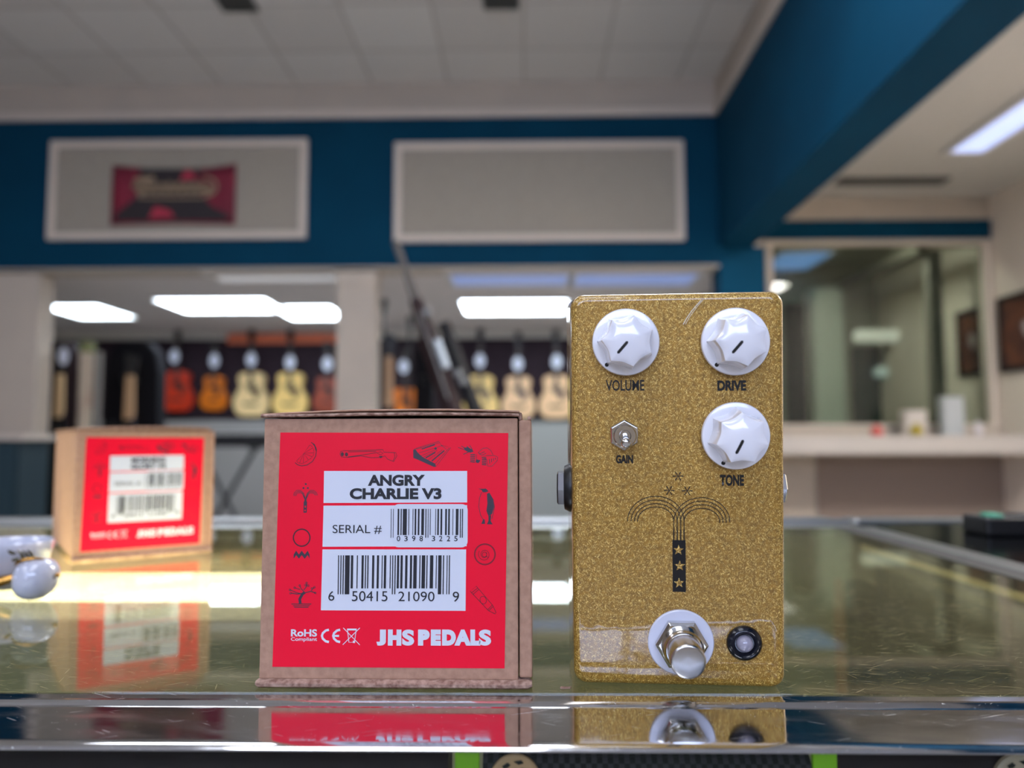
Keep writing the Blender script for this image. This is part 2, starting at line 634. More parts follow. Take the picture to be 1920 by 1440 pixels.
MB().box(wx0 + fw, wx1 - fw, RIGHT_D + .045, RIGHT_D + .051, wz0 + fw * .6, wz1 - fw * .6).build(
    'window_pane', glass_material('window_glass', (205, 212, 206), 0.0, 0.0, 0.02), w1)
# booth behind the window
BD = 9.6
struct('wall_booth', MB().box(BX + .4, RX, BD, BD + .1, FLOOR, 2.3), mat('booth_wall', (150, 150, 140), .8))
struct('ceiling_booth', MB().box(BX + .4, RX, RIGHT_D + .12, BD, 2.2, 2.3), mat('booth_ceiling', (150, 148, 138), .9))
px3 = at_y(1720, 465, RIGHT_D + .3)
struct('trim_6', MB().box(px3.x - .05, px3.x + .05, RIGHT_D + .2, BD - .2, px3.z - .07, px3.z + .05),
       mat('dark_header', (84, 80, 70), .7))
x0, x1, z0, z1 = rect_at(1738, 460, 1762, 800, RIGHT_D + .3)
struct('trim_7', MB().box(x0, x1, RIGHT_D + .22, RIGHT_D + .32, FLOOR, 1.9), mat('grey_mullion', (120, 116, 108), .5))
x0, x1, z0, z1 = rect_at(1525, 545, 1580, 800, BD - .3)
struct('trim_8', MB().box(x0, x1, BD - .35, BD - .02, FLOOR, 1.9), mat('pale_green_pilaster', (176, 188, 178), .6))
x0, x1, z0, z1 = rect_at(1474, 570, 1524, 800, BD - .05)
dr = struct('door_1', MB().box(x0, x1, BD - .06, BD - .01, FLOOR, z1), mat('dark_teal_door', (14, 26, 32), .9, spec=.1))
x0, x1, z0, z1 = rect_at(1600, 650, 1740, 800, BD - .05)
dr = struct('window_2', MB().box(x0, x1, BD - .06, BD - .01, z0, z1), mat('dark_green_glass', (38, 58, 58), .15))


def tube_light(px0, py0, px1, py1, Y, label, strength, rgb):
    x0, x1, z0, z1 = rect_at(px0, py0, px1, py1, Y)
    e = empty('tube_light', label, 'light', Matrix.Translation(((x0 + x1) / 2, Y, (z0 + z1) / 2)), 'lamps seen in the booth')
    L, r = (x1 - x0) / 2, max((z1 - z0) / 2, .01)
    T = lambda a, b, h: (h, a, b)
    MB().lathe([(r * .6, -L), (r, -L + r * .4), (r, L - r * .4), (r * .6, L)], T, 16).build(
        'tube', mat('tube_' + label[:12], (230, 230, 220), .4, emit=rgb, estr=strength), e, smooth=True)
    MB().box(-L * .9, L * .9, r * 1.05, r * 1.5, -r * .8, r * .8).build('housing', m_white, e)


tube_light(1602, 618, 1765, 642, BD - .5, 'long white tube light in the booth behind the window', .75, (225, 222, 214))
tube_light(1768, 640, 1806, 660, BD - .6, 'short yellowish tube light in the booth, right of the mullion', .7, (225, 222, 190))
tube_light(1640, 688, 1708, 708, BD - .2, 'small pale blue light low in the booth window', .55, (150, 190, 200))

# counter ledge under the window and the small things on it
x0, x1, z0, z1 = rect_at(1400, 817, 1935, 852, RIGHT_D - .8)
led_top = z1
tag(MB().box(BX2 + .2, RX - .02, RIGHT_D - .8, RIGHT_D - .001, z0, z1).build('counter_ledge', mat('white_laminate', (168, 161, 155), .5), bevel=.008),
    'long white ledge under the window of the right aisle', 'counter')


def small_item(name, px0, py0, px1, py1, Y, m, label, cat, kind='box'):
    x0, x1, z0, z1 = rect_at(px0, py0, px1, py1, Y)
    h = z1 - z0
    r = (x1 - x0) / 2
    z0 = led_top
    z1 = z0 + h
    cx = (x0 + x1) / 2
    mb = MB()
    if kind == 'box':
        mb.box(x0, x1, Y - r * .6, Y + r * .6, z0, z1)
        return tag(mb.build(name, m, bevel=.006), label, cat)
    mb.lathe([(r * .8, 0), (r, h * .15), (r, h * .6), (r * .6, h * .8), (r * .35, h)], lambda a, b, c: (cx + a, Y + b, z0 + c), 20)
    return tag(mb.build(name, m, smooth=True), label, cat)


small_item('red_cup', 1632, 795, 1655, 815, 6.6, mat('red_plastic', (196, 84, 80), .5), 'small red cup on the white ledge', 'cup', 'jar')
small_item('yellow_jar', 1706, 792, 1730, 815, 6.6, mat('yellow_plastic', (160, 142, 50), .5), 'small olive yellow jar on the white ledge', 'jar', 'jar')
small_item('bottle', 1826, 788, 1842, 815, 6.6, mat('clear_bottle', (196, 190, 194), .3), 'small whitish bottle on the right end of the ledge', 'bottle', 'jar')
small_item('carton', 1692, 767, 1732, 815, 6.95, mat('white_carton', (196, 188, 180), .7), 'white carton behind the yellow jar on the ledge', 'box')
small_item('paper_stack', 1764, 742, 1802, 815, 6.95, mat('pale_blue_paper', (178, 182, 184), .7), 'tall pale stack of papers on the ledge beside the mullion', 'paper')


# framed pictures on the right wall
def wall_picture(pxa, ya0, ya1, pxb, yb0, yb1, label):
    da, db = ray(pxa, (ya0 + ya1) / 2), ray(pxb, (yb0 + yb1) / 2)
    Ya, Yb = RX / da.x * da.y, RX / db.x * db.y
    z0, z1 = at_y(pxa, ya1, Ya).z, at_y(pxa, ya0, Ya).z
    y0, y1 = min(Ya, Yb), max(Ya, Yb)
    e = empty('picture_frame', label, 'picture', Matrix.Translation((RX, (y0 + y1) / 2, z0)), 'framed pictures on the right wall')
    h, w = z1 - z0, (y1 - y0) / 2
    t = .045
    MB().box(-.03, -.001, -w, w, 0, t).box(-.03, -.001, -w, w, h - t, h).box(-.03, -.001, -w, -w + t, t, h - t).box(
        -.03, -.001, w - t, w, t, h - t).build('frame', m_black, e)
    MB().box(-.015, -.003, -w + t, w - t, t, h - t).build('print', mat('dark_red_print', (70, 40, 38), .4, noise=(7, (112, 66, 46))), e)
    pts = [(w * .18 * cos(a) * (1 + .25 * sin(3 * a)), h * .52 + h * .12 * sin(a)) for a in [2 * pi * k / 24 for k in range(24)]]
    MB().poly(pts, lambda a, b, c: (-.0162, a, b)).build('pale_motif', mat('pale_motif', (170, 158, 160), .5), e)


wall_picture(1799, 587, 708, 1855, 568, 708, 'framed dark red picture on the right wall, nearer the window')
wall_picture(1877, 560, 700, 1990, 500, 690, 'framed dark red picture on the right wall, cut by the photo edge')


# acoustic panels on the bulkhead and the banner
def acoustic_panel(px0, py0, px1, py1, label):
    x0, x1, z0, z1 = rect_at(px0, py0, px1, py1, ROOM_D - .03)
    e = empty('wall_panel', label, 'panel', Matrix.Translation(((x0 + x1) / 2, ROOM_D, z0)), 'framed panels on the teal bulkhead')
    w, h, t = (x1 - x0) / 2, z1 - z0, .055
    MB().box(-w, w, -.04, -.001, 0, t).box(-w, w, -.04, -.001, h - t, h).box(-w, -w + t, -.04, -.001, t, h - t).box(
        w - t, w, -.04, -.001, t, h - t).build('frame', m_beige_trim, e, bevel=.006)
    MB().box(-w + t, w - t, -.022, -.002, t, h - t).build('panel_fabric', mat('panel_fabric', (160, 152, 139), .9, noise=(60, (149, 141, 130))), e)
    return x0, x1, z0, z1


acoustic_panel(91, 262, 575, 448, 'cream framed panel with the red banner on the teal bulkhead')
acoustic_panel(739, 265, 1283, 452, 'empty cream framed panel on the teal bulkhead, nearer the beam')

x0, x1, z0, z1 = rect_at(208, 308, 441, 421, ROOM_D - .045)
bw, bh = (x1 - x0) / 2, z1 - z0
ban = empty('banner', 'crimson and black banner with a cream script, pinned to the left panel', 'banner',
            Matrix.Translation(((x0 + x1) / 2, ROOM_D - .024, z0)))
N = 16
gv, gf = [], []
for i in range(N + 1):
    a = -1 + 2 * i / N
    sag = .035 * (1 - a * a)
    for j in range(5):
        b = j / 4
        zz = b * (bh - sag) + (0.012 * (1 - a * a)) * (1 - b)
        gv.append((a * bw, -.012 - .012 * sin(i * .9) * .5, zz))
for i in range(N):
    for j in range(4):
        gf.append((i * 5 + j, (i + 1) * 5 + j, (i + 1) * 5 + j + 1, i * 5 + j + 1))
cloth = MB().add(gv, gf).build('banner_cloth', mat('crimson_banner', (132, 24, 52), .7, noise=(2.2, (96, 18, 40))), ban, smooth=True)
so = cloth.modifiers.new('thickness', 'SOLIDIFY')
so.thickness = .004
bT = face_T(0, 0, -.022)
MB().poly([(-bw * .55, bh * .93), (bw * .45, bh * .92), (bw * .35, bh * .62), (bw * .62, bh * .3), (bw * .95, bh * .12), (bw * .9, .03),
           (-bw * .92, .03), (-bw * .9, bh * .18), (-bw * .62, bh * .42), (-bw * .5, bh * .7)], bT, .002).build(
    'dark_print', mat('banner_black', (38, 30, 34), .7), ban)
MB().poly([(-bw * .38, bh * .1), (bw * .05, bh * .12), (-bw * .05, bh * .24), (-bw * .28, bh * .3)], bT, .004).build('red_motif', mat('banner_red', (170, 40, 66), .7), ban)
MB().poly(
    [(bw * .1, bh * .72), (bw * .38, bh * .75), (bw * .3, bh * .88), (bw * .2, bh * .9)], bT, .004).build('red_motif', mat('banner_red', (170, 40, 66), .7), ban)
script = [(-bw * .62 + bw * 1.22 * t / 60, bh * (.60 + .07 * sin(t * .95) * (1.5 if t < 10 else 1))) for t in range(61)]
MB().ribbon(script, .045, bT, .004).ribbon([(-bw * .62, bh * .74), (-bw * .3, bh * .77)], .04, bT, .004).ribbon(
    [(-bw * .55, bh * .44), (bw * .5, bh * .44)], .015, bT, .004).ribbon(arc(bw * .5, bh * .62, bw * .2, bh * .16, -90, 90, 10), .02, bT, .004).build(
    'cream_script', mat('banner_cream', (150, 128, 104), .7), ban)


# ------------------------------------------------------------------ ceiling lights and vents
def ceiling_light(x0, x1, y0, y1, z, strength, rgb, label, group):
    e = empty('ceiling_light', label, 'ceiling light', Matrix.Translation(((x0 + x1) / 2, (y0 + y1) / 2, z)), group)
    a, b, t = (x1 - x0) / 2, (y1 - y0) / 2, .04
    MB().box(-a - t, a + t, -b - t, -b, -.03, -.001).box(-a - t, a + t, b, b + t, -.03, -.001).box(-a - t, -a, -b, b, -.03, -.001).box(
        a, a + t, -b, b, -.03, -.001).build('frame', m_white, e)
    MB().box(-a, a, -b, b, -.02, -.002).build('diffuser', mat('diffuser_%s_%.2f' % (group[:9], strength), (150, 152, 156), .5, emit=rgb, estr=strength), e)


g1 = 'ceiling lights over the sales floor'
COOL = (240, 244, 255)
for (x, y), nm in (((-3.2, -2.6), 'left row behind the counter'), ((-.55, -2.6), 'centre row behind the counter'),
                   ((-3.2, -.7), 'left row above the counter'), ((-.55, -.9), 'centre row above the counter'),
                   ((-3.2, 2.2), 'left row in front of the counter'), ((-1.5, 3.0), 'centre row in front of the counter'),
                   ((.35, 2.5), 'unseen one added to brighten the beam')):  # the last panel is an unseen, stronger one added to light the beam
    ceiling_light(x - .6, x + .6, y - .3, y + .3, CEIL, PANEL_L * (3.1 if x > 0 else 1), COOL, 'bright ceiling panel, ' + nm, g1)


def back_light(px0, py0, px1, py1, strength, rgb, label):
    a = on_z(px0, py1, GCEIL - .02)
    b = on_z(px1, py0, GCEIL - .02)
    y0, y1 = b.y, a.y
    ym = (y0 + y1) / 2
    k0 = (px0 - 984) / FPX * ym
    k1 = (px1 - 984) / FPX * ym
    ceiling_light(k0, k1, y0, y1, GCEIL, strength, rgb, label, 'ceiling lights of the guitar room')


back_light(308, 559, 512, 585, BACK_L, (226, 240, 255), 'brightest white panel light over the guitars, left of the column')
back_light(522, 573, 633, 598, BACK_L * .9, (226, 242, 255), 'white panel light just beside the cream column')
back_light(96, 571, 208, 596, BACK_L * .7, (226, 242, 255), 'small white panel light at the far left of the guitar room')
back_light(392, 508, 622, 527, .55, (222, 222, 228), 'dim grey panel light right under the teal bulkhead')
back_light(846, 508, 1066, 535, .42, (140, 174, 255), 'bluish panel light under the bulkhead, above the bassoon')
back_light(1080, 508, 1306, 535, .42, (140, 174, 255), 'bluish panel light under the bulkhead, nearest the teal column')
back_light(868, 562, 1062, 588, BACK_L, (228, 246, 255), 'bright white panel light above the blond guitars')
back_light(1076, 575, 1200, 600, BACK_L * .8, (228, 246, 255), 'white panel light mostly hidden behind the gold pedal')

lx = on_z(1772, 285, RCEIL).x
ceiling_light(lx, lx + .26, 5.0, 6.0, RCEIL, RIGHT_L, (186, 202, 255), 'bluish panel light over the right aisle, nearer the window', 'ceiling lights of the right aisle')
ceiling_light(lx, lx + .26, 3.5, 4.72, RCEIL, RIGHT_L, (186, 202, 255), 'bluish panel light in the right aisle at the photo edge', 'ceiling lights of the right aisle')
ceiling_light(lx - .3, lx + .5, 2.3, 3.4, RCEIL, 98, (255, 250, 244), 'unseen panel light added to brighten the right aisle', 'ceiling lights of the right aisle')  # out of view, added to light the aisle walls
# booth lamps; the first is unseen, added to brighten the booth
ceiling_light(2.5, 3.5, 7.36, 7.66, 2.2, 55, (250, 248, 235), 'unseen panel light added to brighten the booth, hidden by the window head', 'ceiling lights of the booth')
ceiling_light(at_y(1452, 500, BD).x * .93, at_y(1545, 500, BD).x * .93, 8.6, 9.5, 2.2, .9, (120, 176, 255), 'blue tinted panel light behind the window', 'ceiling lights of the booth')


def vent(px0, px1, py0, py1, zc, label, n=6):
    a, b = on_z(px0, py1, zc), on_z(px1, py0, zc)
    ym = (a.y + b.y) / 2
    x0, x1 = (px0 - 984) / FPX * ym, (px1 - 984) / FPX * ym
    e = empty('ceiling_vent', label, 'vent', Matrix.Translation(((x0 + x1) / 2, ym, zc)), 'dark vents in the ceilings')
    w, d = (x1 - x0) / 2, abs(b.y - a.y) / 2
    MB().box(-w, w, -d, d, -.012, -.001).build('vent_box', mat('vent_dark', (52, 52, 48), .8), e)
    for k in range(n):
        y = -d + (k + .5) * 2 * d / n
        MB().box(-w, w, y - d / n * .3, y + d / n * .3, -.022, -.012).build('vent_slat', mat('vent_slat', (84, 84, 80), .6), e)


vent(385, 455, -14, 20, CEIL, 'small dark vent in the tiled ceiling, left one')
vent(905, 975, -16, 15, CEIL, 'small dark vent in the tiled ceiling, right one')
vent(1580, 1785, 331, 345, RCEIL, 'long dark slot vent in the ceiling of the right aisle', 4)


# ================================================================== BACKGROUND THINGS
OUT = [(0, 0), (.10, .004), (.165, .04), (.198, .13), (.188, .21), (.148, .285), (.128, .325), (.136, .375), (.148, .42), (.136, .468), (.085, .494), (.03, .5)]


def body_outline(s):
    P = OUT
    r = []
    for i in range(len(P) - 1):
        p0, p1, p2, p3 = P[max(i - 1, 0)], P[i], P[i + 1], P[min(i + 2, len(P) - 1)]
        for k in range(4):
            t = k / 4
            r.append(tuple(.5 * ((2 * b) + (-a + c) * t + (2 * a - 5 * b + 4 * c - d) * t * t + (-a + 3 * b - 3 * c + d) * t ** 3)
                           for a, b, c, d in zip(p0, p1, p2, p3)))
    r.append(P[-1])
    r = [(x * s, y * s) for x, y in r]
    return r + [(-x, y) for x, y in reversed(r[1:])]


def acoustic_guitar(px, py0, py1, m, label, tagpx, side=None, group='acoustic guitars on the dark wall'):
    Y = GUIT_D - .2
    zb, zt = at_y(px, py1, Y).z, at_y(px, py0, Y).z
    s = (zt - zb) / .5
    Y = GUIT_D - .051 - .095 * s
    x = at_y(px, (py0 + py1) / 2, Y).x
    e = empty('acoustic_guitar', label, 'guitar', Matrix.Translation((x, Y, zb)), group)
    T = face_T()
    MB().prism(body_outline(s), T, -.095 * s, 0).build('body', m, e, bevel=.006 * s)
    MB().prism(arc(0, .335 * s, .05 * s, .05 * s, 0, 345, 20), T, .0005, .003).build('sound_hole', m_black, e)
    MB().prism([(.03 * s, .31 * s), (.09 * s, .33 * s), (.11 * s, .24 * s), (.05 * s, .2 * s), (.02 * s, .25 * s)], T, .0005, .002).build(
        'pickguard', mat('dark_pickguard', (60, 40, 34), .3), e)
    MB().box(-.08 * s, .08 * s, -.008, -.0005, .12 * s, .15 * s).build('bridge', mat('rosewood', (48, 30, 26), .5), e)
    MB().box(-.024 * s, .024 * s, -.02, -.006, .4 * s, .84 * s).build('neck', mat('dark_neck', (56, 44, 42), .5), e)
    MB().prism([(-.03 * s, .84 * s), (.03 * s, .84 * s), (.042 * s, 1.02 * s), (-.042 * s, 1.02 * s)], T, .0, .018).build('headstock', mat('headstock', (40, 30, 28), .4), e)
    # the tag that hangs in front of the neck
    tx, ty = tagpx
    tp = at_y(tx, ty, Y - .05)
    t = empty('hang_tag', 'pale oval tag hanging on the ' + label.split(',')[0].replace('acoustic guitar', 'guitar'), 'tag', Matrix.Translation(tp), 'hang tags on the guitars')
    MB().prism(arc(0, 0, .058, .085, 0, 350, 24), T, 0, .002).build('card', mat('tag_card', (232, 236, 252), .5), t)
    MB().tube([(0, .001, .08), (0, .01, .13), (0, .03, .15)], .003, 6).build('string', m_white, t)


g_red = mat('cherry_top', (200, 52, 22), .3)
g_sun = mat('sunburst_top', (214, 112, 8), .3)
g_nat = mat('spruce_top', (236, 204, 146), .35)
g_hon = mat('honey_top', (238, 200, 120), .35)
g_pnk = mat('pale_rose_spruce_top', (232, 188, 140), .35)
g_brn = mat('red_brown_top', (146, 62, 36), .35)
acoustic_guitar(331, 694, 770, g_red, 'cherry red acoustic guitar, leftmost on the dark wall', (327, 668))
acoustic_guitar(400, 704, 768, g_sun, 'orange sunburst acoustic guitar, right of the cherry red one', (402, 676))
acoustic_guitar(470, 697, 780, g_nat, 'blond acoustic guitar, left of the honey one', (471, 674))
acoustic_guitar(543, 697, 780, g_hon, 'honey coloured acoustic guitar, left of the cream column', (544, 679))
acoustic_guitar(612, 706, 772, g_brn, 'red brown acoustic guitar half hidden by the cream column', (614, 682))
acoustic_guitar(758, 726, 800, g_sun, 'orange sunburst acoustic guitar above the front box', (757, 687))
acoustic_guitar(901, 702, 786, g_hon, 'blond acoustic guitar, leftmost of the three beside the pedal', (900, 676))
acoustic_guitar(972, 704, 784, g_pnk, 'rose tinted blond guitar, middle of the three beside the pedal', (971, 682))
acoustic_guitar(1043, 702, 784, g_pnk, 'blond acoustic guitar, partly behind the gold pedal', (1044, 678))


# bags, rolls and instruments standing in the opening on the left
def gig_bag(px0, py0, px1, Y, m, label, body=None):
    x0, x1, z0, z1 = rect_at(px0, py0, px1, 900, Y)
    w, h = (x1 - x0) / 2, z1 - FLOOR
    e = empty('gig_bag', label, 'gig bag', Matrix.Translation(((x0 + x1) / 2, Y, FLOOR)), 'dark gig bags in the opening')
    prof = [(w * .62, 0), (w * .95, .06), (w, .3), (w, h * .6), (w * .98, h * .86), (w * .85, h * .95), (w * .5, h)]
    poly = prof + [(-a, b) for a, b in reversed(prof)]
    T = face_T()
    MB().prism(poly, T, -.18, 0).build('bag_body', m, e, bevel=.02)
    MB().prism([(-w * .6, .35), (w * .6, .35), (w * .5, h * .45), (-w * .5, h * .45)], T, .001, .04).build('front_pocket', body or m, e, bevel=.012)
    MB().tube([(-w * .25, -.01, h * .8), (-w * .25, -.05, h * .84), (w * .25, -.05, h * .84), (w * .25, -.01, h * .8)], .012, 8).build('handle', m_black, e)
    return e


gig_bag(64, 642, 146, 6.9, mat('black_wine_nylon', (44, 26, 32), .7), 'black and wine gig bag standing beside the left column',
        mat('wine_nylon', (92, 44, 52), .7))
gig_bag(192, 640, 296, 7.1, mat('black_nylon', (26, 25, 28), .95, spec=.1), 'black gig bag standing behind the far red labelled box',
        mat('black_nylon_pocket', (36, 34, 38), .7))


def hanging_neck(px0, py0, px1, py1, Y, m, label, tagpx):
    x0, x1, z0, z1 = rect_at(px0, py0, px1, py1, Y)
    w = (x1 - x0) / 2
    h = z1 - z0
    zb = FLOOR + .12
    e = empty('electric_guitar', label, 'guitar', Matrix.Translation(((x0 + x1) / 2, Y, zb)), 'electric guitars on floor stands')
    T = face_T()
    o = z0 - zb
    MB().prism([(-w, o - .05), (w, o - .05), (w * .75, o + h), (-w * .75, o + h)], T, 0, .03).build('neck', m, e)
    MB().prism([(-w, o + h), (w, o + h), (w * 1.5, o + h + .17), (-w * 1.2, o + h + .2)], T, .0, .02).build('headstock', m_black, e)
    bod = [(.02, 0), (.15, .02), (.17, .12), (.12, .22), (.15, .36), (.06, .33), (.05, .4), (-.05, .4), (-.06, .33), (-.16, .4), (-.12, .22), (-.17, .12), (-.15, .02)]
    k = (o - .02) / .4
    MB().prism([(a, b * k) for a, b in bod], T, -.02, .025).build('body', mat('gloss_black', (16, 14, 16), .15), e, bevel=.006)
    MB().tube([(-.12, .02, -.12), (0, .06, .05), (.12, .02, -.12)], .012, 8).build('stand', m_black, e)
    if tagpx:
        tp = at_y(tagpx[0], tagpx[1], Y - .06)
        t = empty('hang_tag', 'pale oval tag on the maple necked guitar by the left column', 'tag', Matrix.Translation(tp), 'hang tags on the guitars')
        MB().prism(arc(0, 0, .045, .075, 0, 350, 24), T, 0, .002).build('card', mat('tag_card'), t)
        MB().tube([(0, .001, .07), (0, .01, .12), (0, .03, .14)], .003, 6).build('string', m_white, t)


hanging_neck(106, 702, 122, 772, 6.6, mat('maple', (222, 186, 140), .4), 'dark guitar with a maple neck before the wine gig bag', (119, 668))
hanging_neck(236, 704, 254, 776, 6.8, mat('maple_dark', (176, 140, 104), .4), 'dark guitar with a tan neck before the black gig bag', None)

x0, x1, z0, z1 = rect_at(147, 640, 172, 900, 6.45)
e = empty('paper_roll', 'pale upright roll with a green top beside the wine gig bag', 'roll', Matrix.Translation(((x0 + x1) / 2, 6.45, FLOOR)))
r = (x1 - x0) / 2
MB().lathe([(r, 0), (r, z1 - FLOOR - .1)], XYZ, 20).build('roll', mat('pale_roll', (190, 178, 156), .8, noise=(6, (172, 150, 132))), e, smooth=True)
MB().lathe([(r * 1.1, z1 - FLOOR - .1), (r * 1.1, z1 - FLOOR - .02), (r * .7, z1 - FLOOR)], XYZ, 20).build('green_cap', mat('olive_cap', (112, 116, 70), .6), e, smooth=True)
x0, x1, z0, z1 = rect_at(175, 660, 188, 900, 6.45)
e = tag(MB().lathe([((x1 - x0) / 2, FLOOR), ((x1 - x0) / 2, z1)], lambda a, b, h: (a + (x0 + x1) / 2, 6.45 + b, h), 16).build(
    'paper_roll', mat('grey_roll', (120, 116, 110), .8), smooth=True), 'thin grey upright roll left of the black gig bag', 'roll')

# low cabinet at the far left
x0, x1, z0, z1 = rect_at(-60, 815, 34, 965, 5.6)
e = empty('low_cabinet', 'dark teal low cabinet at the far left below the cream column', 'cabinet', Matrix.Translation(((x0 + x1) / 2, 5.6, FLOOR)))
w, h = (x1 - x0) / 2, z1 - FLOOR
MB().box(-w, w, 0, .35, 0, h - .04).build('carcass', mat('dark_teal_cabinet', (24, 48, 58), .6), e)
MB().box(-w - .05, w + .05, -.03, .37, h - .04, h).build('top', m_beige_trim, e, bevel=.006)
MB().box(-w + .02, w - .02, -.02, -.001, .05, h - .07).build('door', mat('dark_teal_door_panel', (28, 54, 64), .6), e, bevel=.004)


# keyboards on crossed stands in the gap between the boxes
def keyboard_on_stand(px0, px1, pyk, Y, label, col=(24, 24, 26)):
    x0, x1, z0, z1 = rect_at(px0, pyk - 12, px1, pyk + 12, Y)
    w = (x1 - x0) / 2
    cx = (x0 + x1) / 2
    s = empty('keyboard_stand', 'black crossed stand under the ' + label, 'stand', Matrix.Translation((cx, Y, FLOOR)), 'crossed keyboard stands')
    h = z0 - FLOOR
    a = w * .55
    MB().tube([(-a, 0, .015), (a, 0, h - .03)], .022, 8).build('leg', m_black, s)
    MB().tube([(a, .04, .015), (-a, .04, h - .03)], .022, 8).build('leg', m_black, s)
    MB().tube([(-a, -.12, h - .016), (-a, .2, h - .016)], .015, 8).build('support_arm', m_black, s)
    MB().tube([(a, -.12, h - .016), (a, .2, h - .016)], .015, 8).build('support_arm', m_black, s)
    k = empty('keyboard', label, 'keyboard', Matrix.Translation((cx, Y, z0)), 'keyboards on stands')
    MB().box(-w, w, -.14, .16, 0, z1 - z0).build('case', mat('keyboard_case_%d' % col[0], col, .5), k, bevel=.008)
    t = z1 - z0
    MB().box(-w * .92, w * .92, -.13, .0, t + .001, t + .012).build('white_keys', m_white, k)
    MB().box(-w * .92, w * .92, .03, .14, t + .001, t + .006).build('control_panel', m_dark, k)


keyboard_on_stand(330, 520, 826, 7.6, 'black keyboard in the gap between the two boxes')
# grey plinth (bench) further right, seen beside the pedal
x0, x1, z0, z1 = rect_at(1046, 886, 1200, 940, 7.0)
e = empty('stool', 'dark stool showing between the front box and the pedal', 'stool', Matrix.Translation(((x0 + x1) / 2 + .1, 7.0, FLOOR)))
MB().lathe([(.17, z1 - FLOOR), (.18, z1 - FLOOR + .02), (.18, z1 - FLOOR + .07), (.15, z1 - FLOOR + .09)], XYZ, 24).build('seat', mat('brown_vinyl', (88, 62, 60), .5), e, smooth=True)
MB().lathe([(.02, .03), (.02, z1 - FLOOR)], XYZ, 12).build('post', m_alu, e, smooth=True)
for k in range(3):
    a = 2 * pi * k / 3 + .3
    MB().tube([(0, 0, .12), (.2 * cos(a), .2 * sin(a), .015)], .012, 8).build('leg', m_alu, e)
tag(MB().box(at_y(1000, 800, 9.3).x - .6, at_y(1300, 800, 9.3).x, 9.1, 9.48, FLOOR, at_y(1000, 793, 9.3).z).build('low_shelf', mat('white_shelf', (140, 139, 135), .5), bevel=.006),
    'pale low shelf unit under the blond guitars', 'shelf')
tag(MB().box(at_y(300, 800, 9.3).x - .6, at_y(620, 800, 9.3).x, 9.1, 9.48, FLOOR, at_y(400, 790, 9.3).z).build('low_shelf', mat('grey_shelf', (132, 128, 125), .5), bevel=.006),
    'grey low shelf unit under the red and sunburst guitars', 'shelf')

# bassoon leaning on a stand in front of the opening
BY = 3.4
tA, tB = at_y(742, 452, BY), at_y(850, 770, BY)
dirb = (tB - tA).normalized()
e = empty('bassoon', 'long dark bassoon leaning diagonally before the opening', 'bassoon', Matrix.Translation(tA))
L = (tB - tA).length
end = dirb * (L + .28)
nb = Vector((dirb.z, 0, -dirb.x))
wood = mat('dark_maple_wood', (40, 22, 22), .5, spec=.25)
MB().tube([(0, 0, 0), dirb * .1, dirb * .3], [.016, .015, .02], 14).build('bell', mat('grey_bell', (86, 80, 74), .4), e, smooth=True)
MB().tube([dirb * .28, dirb * .45, dirb * .5, end], [.028, .038, .046, .05], 14).build('long_joint', wood, e, smooth=True)
MB().tube([dirb * .42 - nb * .085, end - nb * .095], [.028, .04], 14).build('wing_joint', mat('black_wood', (24, 23, 24), .5, spec=.25), e, smooth=True)
MB().tube([end - dirb * .22 - nb * .035, end - nb * .035], [.068, .07], 16).build('boot_joint', wood, e, smooth=True)
MB().tube([dirb * .49 - nb * .035 + Vector((0, -.04, 0)), dirb * .62 - nb * .036 + Vector((0, -.05, 0))], .016, 12).build(
    'white_thumb_highlight', mat('silver_highlight', (196, 206, 212), .35), e, smooth=True)  # pale tube: the long highlight on the bassoon, put into its colour
for k, (s_, q) in enumerate(((.36, -.035), (.66, -.075), (.70, -.085))):
    c = dirb * s_ + nb * q + Vector((0, -.045, 0))
    MB().lathe([(.016, -.008), (.018, 0), (.012, .006)], lambda a, b, h: (c.x + a, c.y - h, c.z + b), 16).build('key', mat('dull_key', (120, 120, 118), .4), e, smooth=True)
MB().tube([dirb * .35 + Vector((0, -.05, 0)), dirb * .75 + Vector((0, -.055, 0))], .005, 8).build('key_rod', mat('dull_key'), e, smooth=True)
bp = tA + end
st = empty('instrument_stand', 'black tripod stand holding the bassoon', 'stand', Matrix.Translation((bp.x, BY + .02, FLOOR)))
MB().tube([(0, 0, .12), (0, 0, bp.z - FLOOR - .05)], .016, 10).build('pole', m_black, st, smooth=True)
MB().lathe([(.085, bp.z - FLOOR - .05), (.085, bp.z - FLOOR - .03)], XYZ, 20).build('cup', m_black, st, smooth=True)
for k in range(3):
    a = 2 * pi * k / 3 + .4
    MB().tube([(0, 0, .3), (.3 * cos(a), .3 * sin(a), .013)], .01, 8).build('leg', m_black, st)


# slim microphone stands near the cream column
def mic_stand(px, py, Y, label):
    p = at_y(px, py, Y)
    e = empty('microphone_stand', label, 'microphone stand', Matrix.Translation((p.x, Y, FLOOR)), 'dark microphone stands by the cream column')
    h = p.z - FLOOR
    MB().tube([(0, 0, .02), (0, 0, h - .12)], .012, 10).build('pole', m_black, e)
    MB().lathe([(.15, 0), (.15, .015), (.03, .03)], XYZ, 24).build('base', m_black, e)
    MB().tube([(0, 0, h - .15), (0, 0, h - .05), (0, 0, h - .03), (0, 0, h)], [.02, .028, .036, .022], 12).build('microphone', mat('mic_grey', (54, 58, 56), .4), e, smooth=True)


